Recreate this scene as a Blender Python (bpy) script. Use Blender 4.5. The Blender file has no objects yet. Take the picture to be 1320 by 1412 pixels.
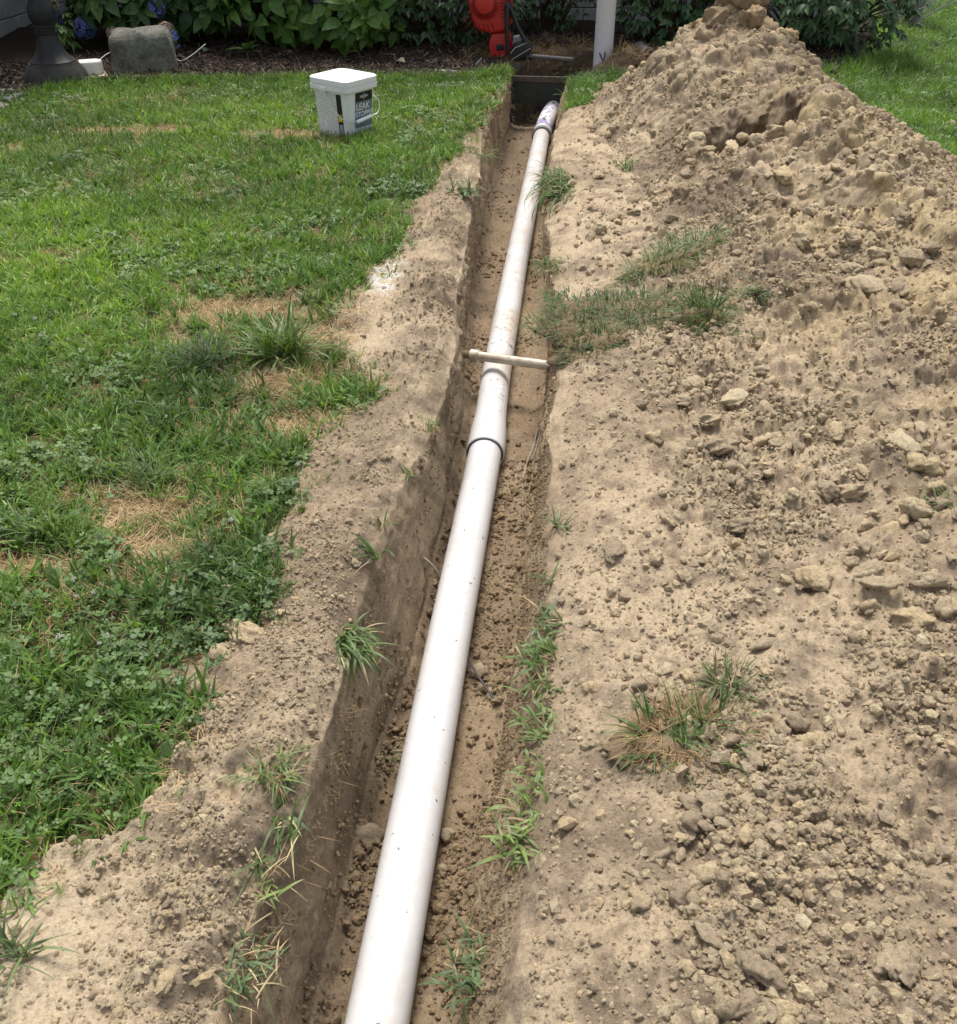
import bpy, bmesh, math, random
import numpy as np
from mathutils import Vector, Matrix, Euler
random.seed(7); RNG = np.random.default_rng(11)
R = math.radians
SC = bpy.context.scene
COL = SC.collection

# ------------------------------------------------------------------ camera
CAM_H = 1.42; TILT = 34.9; YAW = 5.9
cd = bpy.data.cameras.new('camera'); cam = bpy.data.objects.new('camera', cd); COL.objects.link(cam)
cam.location = (0, 0, CAM_H)
cam.rotation_euler = (R(90 - TILT), 0, R(YAW))
cd.sensor_fit = 'HORIZONTAL'; cd.sensor_width = 36.0; cd.lens = 36.0 * 1320 / 1320
cd.clip_start = 0.02; cd.clip_end = 500
SC.camera = cam

# ------------------------------------------------------------------ sky and sun
SUN_EL, SUN_AZ = 66.0, -14.0            # azimuth from +Y towards +X (negative = from the left)
w = bpy.data.worlds.new('World'); SC.world = w; w.use_nodes = True
nt = w.node_tree; bg = nt.nodes['Background']
sky = nt.nodes.new('ShaderNodeTexSky'); sky.sky_type = 'NISHITA'; sky.sun_disc = False
sky.sun_elevation = R(SUN_EL); sky.sun_rotation = R(SUN_AZ); sky.dust_density = 4.0; sky.air_density = 1.2
hs = nt.nodes.new('ShaderNodeHueSaturation'); hs.inputs['Saturation'].default_value = 0.42
nt.links.new(sky.outputs[0], hs.inputs['Color']); nt.links.new(hs.outputs[0], bg.inputs[0])
bg.inputs[1].default_value = 0.115
sd = bpy.data.lights.new('sun', 'SUN'); so = bpy.data.objects.new('sun', sd); COL.objects.link(so)
sd.energy = 2.15; sd.angle = R(21); sd.color = (1.0, 0.95, 0.87)
sdir = Vector((math.sin(R(SUN_AZ)) * math.cos(R(SUN_EL)), math.cos(R(SUN_AZ)) * math.cos(R(SUN_EL)), math.sin(R(SUN_EL))))
so.rotation_euler = sdir.to_track_quat('Z', 'Y').to_euler(); so.location = sdir * 20
SC.view_settings.view_transform = 'Standard'; SC.view_settings.look = 'None'
SC.view_settings.exposure = 0.85; SC.view_settings.gamma = 1.0
SC.render.engine = 'CYCLES'; SC.cycles.use_denoising = True
SC.cycles.max_bounces = 4; SC.cycles.diffuse_bounces = 3; SC.cycles.transparent_max_bounces = 8

# ------------------------------------------------------------------ numeric helpers
_t = R(TILT); _y = R(YAW)
_hd = np.array([-math.sin(_y), math.cos(_y), 0]); _r = np.array([math.cos(_y), math.sin(_y), 0])
_f = _hd * math.cos(_t) + np.array([0, 0, -math.sin(_t)]); _u = _hd * math.sin(_t) + np.array([0, 0, math.cos(_t)])
def un(px, py, z=0.0):                   # photograph pixel -> point of the place at height z
    d = _f * 1320 + _r * (px - 660) - _u * (py - 706); k = (z - CAM_H) / d[2]
    return np.array([d[0] * k, d[1] * k, z])
def sstep(a, b, x):
    t = np.clip((x - a) / (b - a), 0, 1); return t * t * (3 - 2 * t)
def _hash(ix, iy, iz, seed):
    h = (ix.astype(np.int64) * 374761393 + iy.astype(np.int64) * 668265263 + iz.astype(np.int64) * 2147483647 * 3 + seed * 1274126177) & 0xffffffff
    h = ((h ^ (h >> 13)) * 1274126177) & 0xffffffff
    h = ((h ^ (h >> 16)) * 2246822519) & 0xffffffff
    return ((h ^ (h >> 15)) & 0xffffff) / float(0xffffff)
def vnoise2(x, y, seed):
    ix = np.floor(x); iy = np.floor(y); fx = x - ix; fy = y - iy
    fx = fx * fx * fx * (fx * (fx * 6 - 15) + 10); fy = fy * fy * fy * (fy * (fy * 6 - 15) + 10); z = np.zeros_like(ix)
    a = _hash(ix, iy, z, seed); b = _hash(ix + 1, iy, z, seed); c = _hash(ix, iy + 1, z, seed); d = _hash(ix + 1, iy + 1, z, seed)
    return (a * (1 - fx) + b * fx) * (1 - fy) + (c * (1 - fx) + d * fx) * fy - 0.5
def fbm(x, y, scale, oct=3, seed=0, gain=0.5):
    x = np.asarray(x, float); y = np.asarray(y, float); v = 0; a = 1.0; tot = 0; f = 1.0 / scale
    for o in range(oct):
        c, s = math.cos(0.6 + o), math.sin(0.6 + o)
        v = v + a * vnoise2((x * c - y * s) * f + 17.3 * o, (x * s + y * c) * f + 5.1 * o, seed + o * 31); tot += a; a *= gain; f *= 2.03
    return v / tot * 2
def domes(x, y, cell, seed, prob=0.8, rlo=0.35, rhi=0.75, wob=0.25):
    """lumps of earth: irregular domes scattered over the plane, height in metres"""
    wx = x + fbm(x, y, cell * 0.8, 2, seed + 3) * cell * wob; wy = y + fbm(x, y, cell * 0.8, 2, seed + 5) * cell * wob
    gx = wx / cell; gy = wy / cell; ix = np.floor(gx); iy = np.floor(gy); best = np.zeros_like(gx); z = np.zeros_like(gx)
    for dx in (-1, 0, 1):
        for dy in (-1, 0, 1):
            cx = ix + dx; cy = iy + dy
            px = cx + 0.15 + 0.7 * _hash(cx, cy, z, seed); py = cy + 0.15 + 0.7 * _hash(cx, cy, z + 1, seed)
            rr = rlo + (rhi - rlo) * _hash(cx, cy, z + 2, seed) ** 1.5; on = _hash(cx, cy, z + 3, seed) < prob
            an = _hash(cx, cy, z + 4, seed) * 6.283; st = 1.0 + 0.5 * _hash(cx, cy, z + 5, seed)
            ax = gx - px; ay = gy - py; ca = np.cos(an); sa = np.sin(an)
            bx = (ax * ca + ay * sa) * st; by = (-ax * sa + ay * ca)
            q = 1 - (bx * bx + by * by) / (rr * rr)
            best = np.maximum(best, np.where(on & (q > 0), np.sqrt(np.maximum(q, 0)) * rr * (0.5 + 0.5 * st - 0.3), 0))
    return best * cell
def interp(pts, idx=1):
    xs = [p[0] for p in pts]; vs = [p[idx] for p in pts]
    return lambda v: np.interp(v, xs, vs)
def in_poly(x, y, poly):
    n = len(poly); c = np.zeros(np.shape(x), bool); j = n - 1
    for i in range(n):
        xi, yi = poly[i][:2]; xj, yj = poly[j][:2]
        m = ((yi > y) != (yj > y)) & (x < (xj - xi) * (y - yi) / (yj - yi + 1e-12) + xi); c ^= m; j = i
    return c

# ------------------------------------------------------------------ mesh helpers
def mesh_np(name, V, Fc, smooth=True, attrs=None):
    me = bpy.data.meshes.new(name); V = np.asarray(V, np.float32); Fc = np.asarray(Fc, np.int32)
    me.vertices.add(len(V)); me.vertices.foreach_set('co', V.ravel())
    k = Fc.shape[1]; me.loops.add(Fc.size); me.loops.foreach_set('vertex_index', Fc.ravel())
    me.polygons.add(len(Fc)); me.polygons.foreach_set('loop_start', np.arange(0, Fc.size, k, dtype=np.int32))
    me.polygons.foreach_set('loop_total', np.full(len(Fc), k, np.int32))
    me.update(calc_edges=True)
    if smooth: me.polygons.foreach_set('use_smooth', np.ones(len(Fc), bool))
    for an, av in (attrs or {}).items():
        if np.ndim(av) == 3:
            a = me.attributes.new(an, 'FLOAT_COLOR', 'POINT'); a.data.foreach_set('color', np.concatenate([av, np.ones(av.shape[:2] + (1,))], -1).astype(np.float32).ravel()); continue
        a = me.attributes.new(an, 'FLOAT', 'POINT'); a.data.foreach_set('value', np.asarray(av, np.float32).ravel())
    return me
def grid_faces(nr, nc):
    i = np.arange(nr - 1)[:, None] * nc + np.arange(nc - 1)[None, :]
    return np.stack([i, i + 1, i + nc + 1, i + nc], -1).reshape(-1, 4)
class MB:
    def __init__(s): s.v = []; s.f = []
    def add(s, v, f):
        b = len(s.v); s.v += [tuple(p) for p in v]; s.f += [tuple(i + b for i in q) for q in f]; return s
    def box(s, c, d, rot=None):
        m = Matrix.Translation(c) @ (rot.to_matrix().to_4x4() if rot is not None else Matrix())
        v = [m @ Vector((d[0] / 2 * a, d[1] / 2 * b, d[2] / 2 * e)) for a in (-1, 1) for b in (-1, 1) for e in (-1, 1)]
        return s.add(v, [(0, 1, 3, 2), (4, 6, 7, 5), (0, 4, 5, 1), (2, 3, 7, 6), (0, 2, 6, 4), (1, 5, 7, 3)])
    def tube(s, path, rad, seg=12, caps=True):
        path = [Vector(p) for p in path]; n = len(path); rad = rad if hasattr(rad, '__len__') else [rad] * n; rings = []
        up = Vector((0, 0, 1))
        for i in range(n):
            d = (path[min(i + 1, n - 1)] - path[max(i - 1, 0)]).normalized()
            u = up if abs(d.dot(up)) < 0.95 else Vector((1, 0, 0))
            a = d.cross(u).normalized(); b = a.cross(d)
            rings.append([path[i] + (a * math.cos(6.28318 * k / seg) + b * math.sin(6.28318 * k / seg)) * rad[i] for k in range(seg)])
        v = [p for r in rings for p in r]
        f = [(i * seg + k, i * seg + (k + 1) % seg, (i + 1) * seg + (k + 1) % seg, (i + 1) * seg + k) for i in range(n - 1) for k in range(seg)]
        if caps: f += [tuple(range(seg))[::-1], tuple(range((n - 1) * seg, n * seg))]
        return s.add(v, f)
    def lathe(s, prof, seg=32, flute=0, depth=0.0, c=(0, 0, 0)):
        v = []; n = len(prof)
        for (r, z) in prof:
            for k in range(seg):
                a = 6.28318 * k / seg; q = r * (1 - (depth * (0.5 + 0.5 * math.cos(flute * a)) if flute else 0))
                v.append((c[0] + q * math.cos(a), c[1] + q * math.sin(a), c[2] + z))
        f = [(i * seg + k, i * seg + (k + 1) % seg, (i + 1) * seg + (k + 1) % seg, (i + 1) * seg + k) for i in range(n - 1) for k in range(seg)]
        f += [tuple(range(seg))[::-1], tuple(range((n - 1) * seg, n * seg))]
        return s.add(v, f)
    def prism(s, poly, z0, z1, M=None):
        n = len(poly); v = [(x, y, z0) for x, y in poly] + [(x, y, z1) for x, y in poly]
        if M is not None: v = [M @ Vector(p) for p in v]
        return s.add(v, [tuple(range(n))[::-1], tuple(range(n, 2 * n))] + [(i, (i + 1) % n, n + (i + 1) % n, n + i) for i in range(n)])
    def mesh(s, name, smooth=True, bevel=0, seg=2, angle=40):
        me = bpy.data.meshes.new(name); me.from_pydata([tuple(p) for p in s.v], [], s.f); me.validate()
        bm = bmesh.new(); bm.from_mesh(me); bmesh.ops.recalc_face_normals(bm, faces=bm.faces)
        if bevel:
            es = [e for e in bm.edges if len(e.link_faces) == 2 and e.calc_face_angle(0) > R(angle)]
            bmesh.ops.bevel(bm, geom=es, offset=bevel, segments=seg, affect='EDGES', profile=0.6, clamp_overlap=True)
        if smooth:
            for f in bm.faces: f.smooth = True
            for e in bm.edges:
                if len(e.link_faces) == 2 and e.calc_face_angle(0) > R(38): e.smooth = False
        bm.to_mesh(me); bm.free(); return me
def obj(name, me, mat=None, parent=None, loc=None, rot=None):
    o = bpy.data.objects.new(name, me); COL.objects.link(o)
    if mat is not None and me is not None and not me.materials: me.materials.append(mat)
    if parent is not None: o.parent = parent
    if loc is not None: o.location = loc
    if rot is not None: o.rotation_euler = rot
    return o
def tag(o, label=None, cat=None, group=None, kind=None):
    if label: o['label'] = label
    if cat: o['category'] = cat
    if group: o['group'] = group
    if kind: o['kind'] = kind
    return o
def empty(name, loc, rz=0):
    o = bpy.data.objects.new(name, None); COL.objects.link(o); o.location = loc; o.rotation_euler = (0, 0, rz); o.empty_display_size = 0.1; return o

# ------------------------------------------------------------------ materials
class NT:
    def __init__(s, name):
        s.m = bpy.data.materials.new(name); s.m.use_nodes = True; s.t = s.m.node_tree; s.p = s.t.nodes['Principled BSDF']; s.out = s.t.nodes['Material Output']
        s.tc = s.t.nodes.new('ShaderNodeTexCoord')
    def set(s, n, **k):
        for a, v in k.items():
            i = n.inputs[a.replace('_', ' ')] if not a.startswith('i') or not a[1:].isdigit() else n.inputs[int(a[1:])]
            if isinstance(v, bpy.types.NodeSocket): s.t.links.new(v, i)
            else: i.default_value = v
    def noise(s, scale, detail=4, rough=0.55, vec=None, dist=0.0):
        n = s.t.nodes.new('ShaderNodeTexNoise'); n.inputs['Scale'].default_value = scale; n.inputs['Detail'].default_value = detail
        n.inputs['Roughness'].default_value = rough; n.inputs['Distortion'].default_value = dist
        s.t.links.new(vec if vec is not None else s.tc.outputs['Object'], n.inputs['Vector']); return n.outputs['Fac']
    def ramp(s, fac, stops, interp='LINEAR'):
        n = s.t.nodes.new('ShaderNodeValToRGB'); n.color_ramp.interpolation = interp; e = n.color_ramp.elements
        while len(e) < len(stops): e.new(0.5)
        for el, (p, c) in zip(e, stops): el.position = p; el.color = (*c, 1) if hasattr(c, '__len__') else (c, c, c, 1)
        s.t.links.new(fac, n.inputs[0]); return n.outputs[0]
    def mix(s, fac, a, b, mode='MIX'):
        n = s.t.nodes.new('ShaderNodeMix'); n.data_type = 'RGBA'; n.blend_type = mode
        for i, v in ((0, fac), (6, a), (7, b)):
            if isinstance(v, bpy.types.NodeSocket): s.t.links.new(v, n.inputs[i])
            else: n.inputs[i].default_value = v if i == 0 else (*v, 1)
        return n.outputs[2]
    def math(s, op, a, b=0.0, c=None):
        n = s.t.nodes.new('ShaderNodeMath'); n.operation = op
        for i, v in enumerate((a, b) if c is None else (a, b, c)):
            if isinstance(v, bpy.types.NodeSocket): s.t.links.new(v, n.inputs[i])
            else: n.inputs[i].default_value = v
        return n.outputs[0]
    def attr(s, name, typ='GEOMETRY'):
        n = s.t.nodes.new('ShaderNodeAttribute'); n.attribute_name = name; n.attribute_type = typ; return n.outputs['Fac']
    def rnd(s): return s.t.nodes.new('ShaderNodeObjectInfo').outputs['Random']
    def bump(s, h, strength, dist, prev=None):
        n = s.t.nodes.new('ShaderNodeBump'); n.inputs['Strength'].default_value = strength; n.inputs['Distance'].default_value = dist
        s.t.links.new(h, n.inputs['Height'])
        if prev is not None: s.t.links.new(prev, n.inputs['Normal'])
        return n.outputs[0]
    def fin(s, col, rough=0.8, normal=None, spec=0.3):
        p = s.p
        if isinstance(col, bpy.types.NodeSocket): s.t.links.new(col, p.inputs['Base Color'])
        else: p.inputs['Base Color'].default_value = (*col, 1)
        if isinstance(rough, bpy.types.NodeSocket): s.t.links.new(rough, p.inputs['Roughness'])
        else: p.inputs['Roughness'].default_value = rough
        p.inputs['Specular IOR Level'].default_value = spec
        if normal is not None: s.t.links.new(normal, p.inputs['Normal'])
        return s.m
TAN = (0.50, 0.395, 0.268); TAN2 = (0.38, 0.293, 0.20); GREYB = (0.238, 0.182, 0.132); OCHRE = (0.50, 0.39, 0.23); MOIST = (0.35, 0.25, 0.155)
def dirt_mat(name, clod=False, damp=1.0):
    n = NT(name); pos = n.t.nodes.new('ShaderNodeNewGeometry').outputs['Position']; g = n.noise(120, 5, 0.82, pos)
    if clod:
        rn = n.rnd(); c = n.ramp(rn, [(0.0, (0.345, 0.272, 0.188)), (0.3, (0.41, 0.325, 0.222)), (0.65, (0.465, 0.372, 0.25)), (0.88, (0.50, 0.39, 0.24)), (1.0, (0.55, 0.46, 0.31))])
    else:
        q = n.t.nodes.new('ShaderNodeAttribute'); q.attribute_name = 'earth'; c = q.outputs['Color']
    if damp < 1: c = n.mix(1.0, c, (damp, damp * 0.93, damp * 0.85), 'MULTIPLY')
    c = n.mix(1.0, c, n.ramp(g, [(0.30, 0.45), (0.48, 0.98), (0.72, 1.32)]), 'MULTIPLY')
    nb = n.bump(n.noise(135, 5, 0.85, pos), 0.85, 0.010)
    return n.fin(c, 0.95, nb, 0.10)
def leaf_mat(name, stops, rough=0.45, trans=0.3, tint=True, vein=False):
    n = NT(name); rn = n.rnd()
    fac = n.math('ADD', n.attr('tint', 'INSTANCER'), n.math('MULTIPLY', n.math('SUBTRACT', rn, 0.5), 0.35)) if tint else rn
    c = n.ramp(fac, stops)
    c = n.mix(0.7, c, n.mix(1.0, c, n.ramp(n.noise(32, 2), [(0.3, 0.5), (0.7, 1.5)]), 'MULTIPLY'))
    n.fin(c, rough, None, 0.35)
    tr = n.t.nodes.new('ShaderNodeBsdfTranslucent'); n.t.links.new(n.mix(1.0, c, (1.25, 1.25, 0.6), 'MULTIPLY'), tr.inputs[0])
    ms = n.t.nodes.new('ShaderNodeMixShader'); ms.inputs[0].default_value = trans
    n.t.links.new(n.p.outputs[0], ms.inputs[1]); n.t.links.new(tr.outputs[0], ms.inputs[2]); n.t.links.new(ms.outputs[0], n.out.inputs[0])
    return n.m
def plain(name, col, rough=0.5, var=0.0, scale=20, bump=0.0, spec=0.4, metal=0.0):
    n = NT(name); c = n.mix(n.ramp(n.noise(scale, 4, 0.6), [(0.35, 0.0), (0.65, 1.0)]), col, tuple(v * (1 - var) for v in col)) if var else col
    nb = n.bump(n.noise(scale * 6, 4, 0.7), bump, 0.004) if bump else None
    n.p.inputs['Metallic'].default_value = metal
    return n.fin(c, rough, nb, spec)
M = {}
M['dirt'] = dirt_mat('dirt'); M['clod'] = dirt_mat('clod', True); M['damp_clod'] = dirt_mat('damp_clod', True, 0.66)
M['grass'] = leaf_mat('grass_blades', [(0.0, (0.058, 0.102, 0.034)), (0.35, (0.104, 0.190, 0.044)), (0.65, (0.162, 0.287, 0.054)), (1.0, (0.275, 0.43, 0.06))], 0.45, 0.36)
M['clover'] = leaf_mat('clover_leaves', [(0.0, (0.068, 0.122, 0.038)), (0.5, (0.106, 0.186, 0.052)), (1.0, (0.17, 0.265, 0.07))], 0.5, 0.28)
M['straw'] = leaf_mat('dry_straw', [(0.0, (0.24, 0.165, 0.085)), (0.5, (0.44, 0.315, 0.165)), (1.0, (0.56, 0.45, 0.26))], 0.7, 0.2)
M['sprig'] = leaf_mat('sprig_grass', [(0.0, (0.075, 0.125, 0.036)), (0.5, (0.11, 0.175, 0.046)), (1.0, (0.17, 0.235, 0.07))], 0.45, 0.3, tint=False)
M['bluegrass'] = leaf_mat('wilted_grass', [(0.0, (0.068, 0.105, 0.045)), (0.5, (0.115, 0.165, 0.068)), (1.0, (0.19, 0.22, 0.10))], 0.55, 0.25, tint=False)
M['straw_dull'] = leaf_mat('dull_straw', [(0.0, (0.22, 0.165, 0.09)), (0.5, (0.34, 0.26, 0.15)), (1.0, (0.42, 0.36, 0.20))], 0.7, 0.2, tint=False)
M['dusty'] = leaf_mat('dusty_grass', [(0.0, (0.085, 0.125, 0.05)), (0.5, (0.13, 0.18, 0.075)), (1.0, (0.19, 0.215, 0.10))], 0.7, 0.2, tint=False)
M['root'] = leaf_mat('dry_roots', [(0.0, (0.13, 0.085, 0.045)), (0.5, (0.26, 0.175, 0.09)), (1.0, (0.38, 0.28, 0.15))], 0.8, 0.1, tint=False)

# ------------------------------------------------------------------ instancing for stuff
def instancer(name, protos, P, rot, scl, idx, tint, parent=None):
    col = bpy.data.collections.new(name + '_kinds')
    for k, (me, mat) in enumerate(protos):
        if not me.materials: me.materials.append(mat)
        o = bpy.data.objects.new('%s_%02d' % (name, k), me); col.objects.link(o)
    n = len(P); me = bpy.data.meshes.new(name); me.vertices.add(n); me.vertices.foreach_set('co', np.asarray(P, np.float32).ravel())
    def at(nm, ty, v, key='value'):
        a = me.attributes.new(nm, ty, 'POINT'); a.data.foreach_set(key, v)
    at('rot', 'FLOAT_VECTOR', np.asarray(rot, np.float32).ravel(), 'vector'); at('scl', 'FLOAT_VECTOR', np.asarray(scl if np.ndim(scl) == 2 else np.repeat(np.asarray(scl)[:, None], 3, 1), np.float32).ravel(), 'vector')
    at('idx', 'INT', np.asarray(idx, np.int32)); at('tint', 'FLOAT', np.asarray(tint, np.float32))
    o = bpy.data.objects.new(name, me); COL.objects.link(o)
    if parent is not None: o.parent = parent
    g = bpy.data.node_groups.new(name + '_scatter', 'GeometryNodeTree')
    g.interface.new_socket('Geometry', in_out='INPUT', socket_type='NodeSocketGeometry'); g.interface.new_socket('Geometry', in_out='OUTPUT', socket_type='NodeSocketGeometry')
    N = g.nodes; gi = N.new('NodeGroupInput'); go = N.new('NodeGroupOutput'); ip = N.new('GeometryNodeInstanceOnPoints'); ci = N.new('GeometryNodeCollectionInfo')
    ci.inputs['Collection'].default_value = col; ci.inputs['Separate Children'].default_value = True; ci.inputs['Reset Children'].default_value = True
    def na(nm, ty):
        q = N.new('GeometryNodeInputNamedAttribute'); q.data_type = ty; q.inputs['Name'].default_value = nm; return q.outputs['Attribute']
    L = g.links; L.new(gi.outputs[0], ip.inputs['Points']); L.new(ci.outputs[0], ip.inputs['Instance']); ip.inputs['Pick Instance'].default_value = True
    L.new(na('idx', 'INT'), ip.inputs['Instance Index']); L.new(na('scl', 'FLOAT_VECTOR'), ip.inputs['Scale'])
    er = N.new('FunctionNodeEulerToRotation'); L.new(na('rot', 'FLOAT_VECTOR'), er.inputs[0]); L.new(er.outputs[0], ip.inputs['Rotation'])
    L.new(ip.outputs[0], go.inputs[0])
    md = o.modifiers.new('scatter', 'NODES'); md.node_group = g
    o['kind'] = 'stuff'
    return o

def lerp3(c, k, t): return c * (1 - k[..., None]) + np.asarray(t) * k[..., None]
def earth(X, Y, Z, ochre=0, moist=0, humus_dark=0, thatch=0, powder=0):
    """the soil colour: dry tan, grey crumbs, yellow subsoil, damp walls, dark topsoil, spilled lime"""
    o = np.ones_like(X); c = np.ones(X.shape + (3,)) * TAN
    c = lerp3(c, sstep(-0.25, 0.3, fbm(X, Y + Z * 0.7, 0.42, 4, 301)), TAN2)
    c = lerp3(c, 0.8 * sstep(-0.08, 0.40, fbm(X, Y + Z, 0.075, 4, 302, 0.7)), GREYB)
    c = lerp3(c, 0.55 * sstep(0.12, 0.45, fbm(X, Y + Z, 0.30, 4, 307, 0.6)), (0.20, 0.155, 0.11))
    c = lerp3(c, np.clip(sandy(X, Y), 0, 1) * 0.8, (0.60, 0.485, 0.335))
    c = lerp3(c, o * ochre * sstep(-0.3, 0.25, fbm(X, Y, 0.2, 4, 303)) * 0.85, OCHRE)
    m = np.ones(X.shape + (3,)) * MOIST; m = lerp3(m, sstep(-0.2, 0.3, fbm(Y * 0.5, Z * 1.6 + X, 0.12, 4, 304)), (0.49, 0.365, 0.23))
    k = np.clip(o * moist, 0, 1)[..., None]; c = c * (1 - k) + m * k
    c = lerp3(c, np.clip(o * humus_dark, 0, 1), (0.155, 0.118, 0.083))
    t = lerp3(np.ones(X.shape + (3,)) * (0.10, 0.078, 0.04), sstep(-0.1, 0.4, fbm(X, Y, 0.05, 3, 305)), (0.27, 0.20, 0.105))
    k = np.clip(o * thatch, 0, 1)[..., None]; c = c * (1 - k) + t * k
    return lerp3(c, np.clip(o * powder, 0, 1) * sstep(-0.12, 0.12, fbm(X, Y, 0.035, 4, 306, 0.7)) * 0.8, (0.66, 0.65, 0.62))

# ------------------------------------------------------------------ lie of the land
LIPL = interp([(0.2, -0.47), (0.69, -0.464), (1.02, -0.437), (1.38, -0.43), (1.7, -0.448), (2.0, -0.446), (2.21, -0.43), (2.4, -0.39), (2.68, -0.385), (3.04, -0.395), (3.54, -0.448), (4.47, -0.489), (5.07, -0.52), (5.73, -0.575), (6.43, -0.60), (7.0, -0.56), (7.75, -0.56)])
FLL = interp([(0.2, -0.40), (1.48, -0.40), (1.78, -0.368), (2.4, -0.368), (2.9, -0.385), (3.1, -0.382), (3.7, -0.44), (4.2, -0.485), (4.9, -0.51), (6.0, -0.555), (7.75, -0.555)])
FLR = interp([(0.2, -0.13), (1.08, -0.122), (1.6, -0.10), (2.4, -0.076), (3.3, -0.077), (3.7, -0.085), (4.5, -0.14), (5.45, -0.185), (7.75, -0.19)])
LIPR = interp([(0.2, -0.045), (0.81, -0.039), (1.07, -0.012), (1.33, 0.006), (1.58, 0.009), (1.84, -0.02), (2.16, -0.03), (2.63, -0.045), (2.85, -0.03), (3.17, -0.045), (3.68, -0.075), (4.29, -0.125), (4.67, -0.15), (5.44, -0.175), (6.2, -0.16), (6.8, -0.13), (7.75, -0.12)])
FLOOR_Z = -0.36
LAWN = [(-0.579, 7.068), (-0.593, 5.949), (-0.662, 5.608), (-0.719, 4.829), (-0.79, 4.472), (-0.74, 4.069), (-0.827, 3.55), (-0.865, 3.328), (-0.832, 3.009), (-0.663, 2.748), (-0.60, 2.559), (-0.725, 2.41), (-0.716, 2.286), (-0.71, 2.027), (-0.672, 1.723), (-0.62, 1.571), (-0.711, 1.443), (-0.832, 1.344), (-0.684, 1.318), (-0.677, 1.132), (-0.70, 1.015), (-0.739, 0.951), (-0.808, 0.958), (-0.838, 0.912), (-0.87, 0.827), (-1.1, 0.5), (-1.3, 0.1), (-6.2, 0.1), (-6.2, 6.0), (-4.05, 6.05), (-3.86, 6.6), (-3.80, 6.9), (-3.8, 7.8), (-0.56, 7.8)]
def dirtmask(x, y):
    """1 on bare earth, 0 on lawn"""
    wx = x + fbm(x, y, 0.16, 3, 71) * 0.05; wy = y + fbm(x, y, 0.16, 3, 72) * 0.05
    lw = in_poly(wx, wy, LAWN)
    rl = (x > 1.75 + 0.12 * fbm(y, y * 0 + 3, 0.8, 2, 9)) & (y > 4.6)
    rf = (y > 6.75) & (x > -0.11) & (x < 0.34) & (x < 0.32 - 0.4 * (6.75 - y + 0.35))
    return np.where(lw | rl | rf, 0.0, 1.0)
def sandy(x, y):
    return np.exp(-(((x + 0.80) / 0.20) ** 2 + ((y - 0.70) / 0.30) ** 2)) + 0.8 * np.exp(-(((x + 0.70) / 0.13) ** 2 + ((y - 3.0) / 0.35) ** 2)) + 0.95 * np.exp(-(((x + 0.74) / 0.10) ** 2 + ((y - 3.58) / 0.22) ** 2))
def rough_mask(x, y):
    m = sstep(-0.20, 0.22, fbm(x, y, 0.5, 3, 41)); side = sstep(0.05, 0.5, x); left = (x < -0.3) * 0.85
    return np.clip(np.maximum(side, left) * (0.35 + 0.65 * m) * (1 - 0.8 * np.clip(sandy(x, y), 0, 1)), 0.12, 1)
def dirt_disp(x, y):
    r = rough_mask(x, y)
    sm = 1 - 0.75 * np.clip(sandy(x, y), 0, 1)
    d = 0.022 * fbm(x, y, 0.34, 3, 1) + sm * 0.012 * fbm(x, y, 0.10, 3, 2, 0.6) + sm * 0.011 * fbm(x, y, 0.034, 4, 4, 0.72)
    dr = np.exp(-(((x - 0.52) / 0.22) ** 2 + ((y - 1.02) / 0.16) ** 2)); d = d + 0.005 * dr * np.sin(6.283 * (y - 0.12 * x + 0.01 * fbm(x, y, 0.1, 2, 15)) / 0.045)
    d = d + 0.016 * r * fbm(x, y, 0.055, 3, 16, 0.6)
    d = d + r * (1 - 0.8 * dr) * (domes(x, y, 0.085, 11, 0.45) * 0.65 + domes(x, y, 0.050, 12, 0.6) * 0.85 + domes(x, y, 0.030, 17, 0.6) * 0.8) + sm * (0.35 + 0.65 * r) * (domes(x, y, 0.021, 13, 0.55) * 0.95 + domes(x, y, 0.011, 14, 0.5) * 0.9)
    return d
def bank(x, y):
    """spoil tracked along both lips of the trench"""
    dl = np.maximum(LIPL(y) - x, 0); dr = np.maximum(x - LIPR(y), 0)
    left = 0.052 * np.exp(-((dl - 0.10) / 0.13) ** 2) * (0.8 + 0.7 * fbm(x, y, 0.5, 2, 21)) - 0.035 * np.exp(-(dl / 0.035) ** 2)
    right = (0.03 * sstep(0.02, 0.22, dr) - 0.055 * np.exp(-(dr / 0.055))) * sstep(8.2, 6.8, y)
    return np.where(x < -0.28, left, right)
def base_z(x, y):
    return 0.012 * fbm(x, y, 1.6, 2, 33) + bank(x, y)
def ground_z(x, y):
    x = np.asarray(x, float); y = np.asarray(y, float); dm = dirtmask(x, y)
    lump = 0.010 * fbm(x, y, 0.12, 3, 8)
    return base_z(x, y) + np.where(dm > 0.5, dirt_disp(x, y), lump - 0.006)
RX = interp([(0.2, 1.25), (1.5, 1.3), (2.5, 1.32), (3.2, 1.32), (4.0, 1.24), (5.0, 1.04), (5.8, 0.90), (6.2, 0.86), (7.6, 0.85)])
RH = interp([(0.2, 0.05), (1.5, 0.09), (2.3, 0.16), (3.2, 0.26), (4.0, 0.355), (5.0, 0.46), (5.8, 0.52), (6.2, 0.52), (6.6, 0.44), (7.0, 0.28), (7.5, 0.0), (7.7, -0.2)])
RS = interp([(0.2, 0.10), (1.5, 0.16), (2.5, 0.28), (3.2, 0.40), (4.0, 0.46), (5.0, 0.46), (5.8, 0.40), (6.2, 0.38), (7.6, 0.38)])
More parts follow.
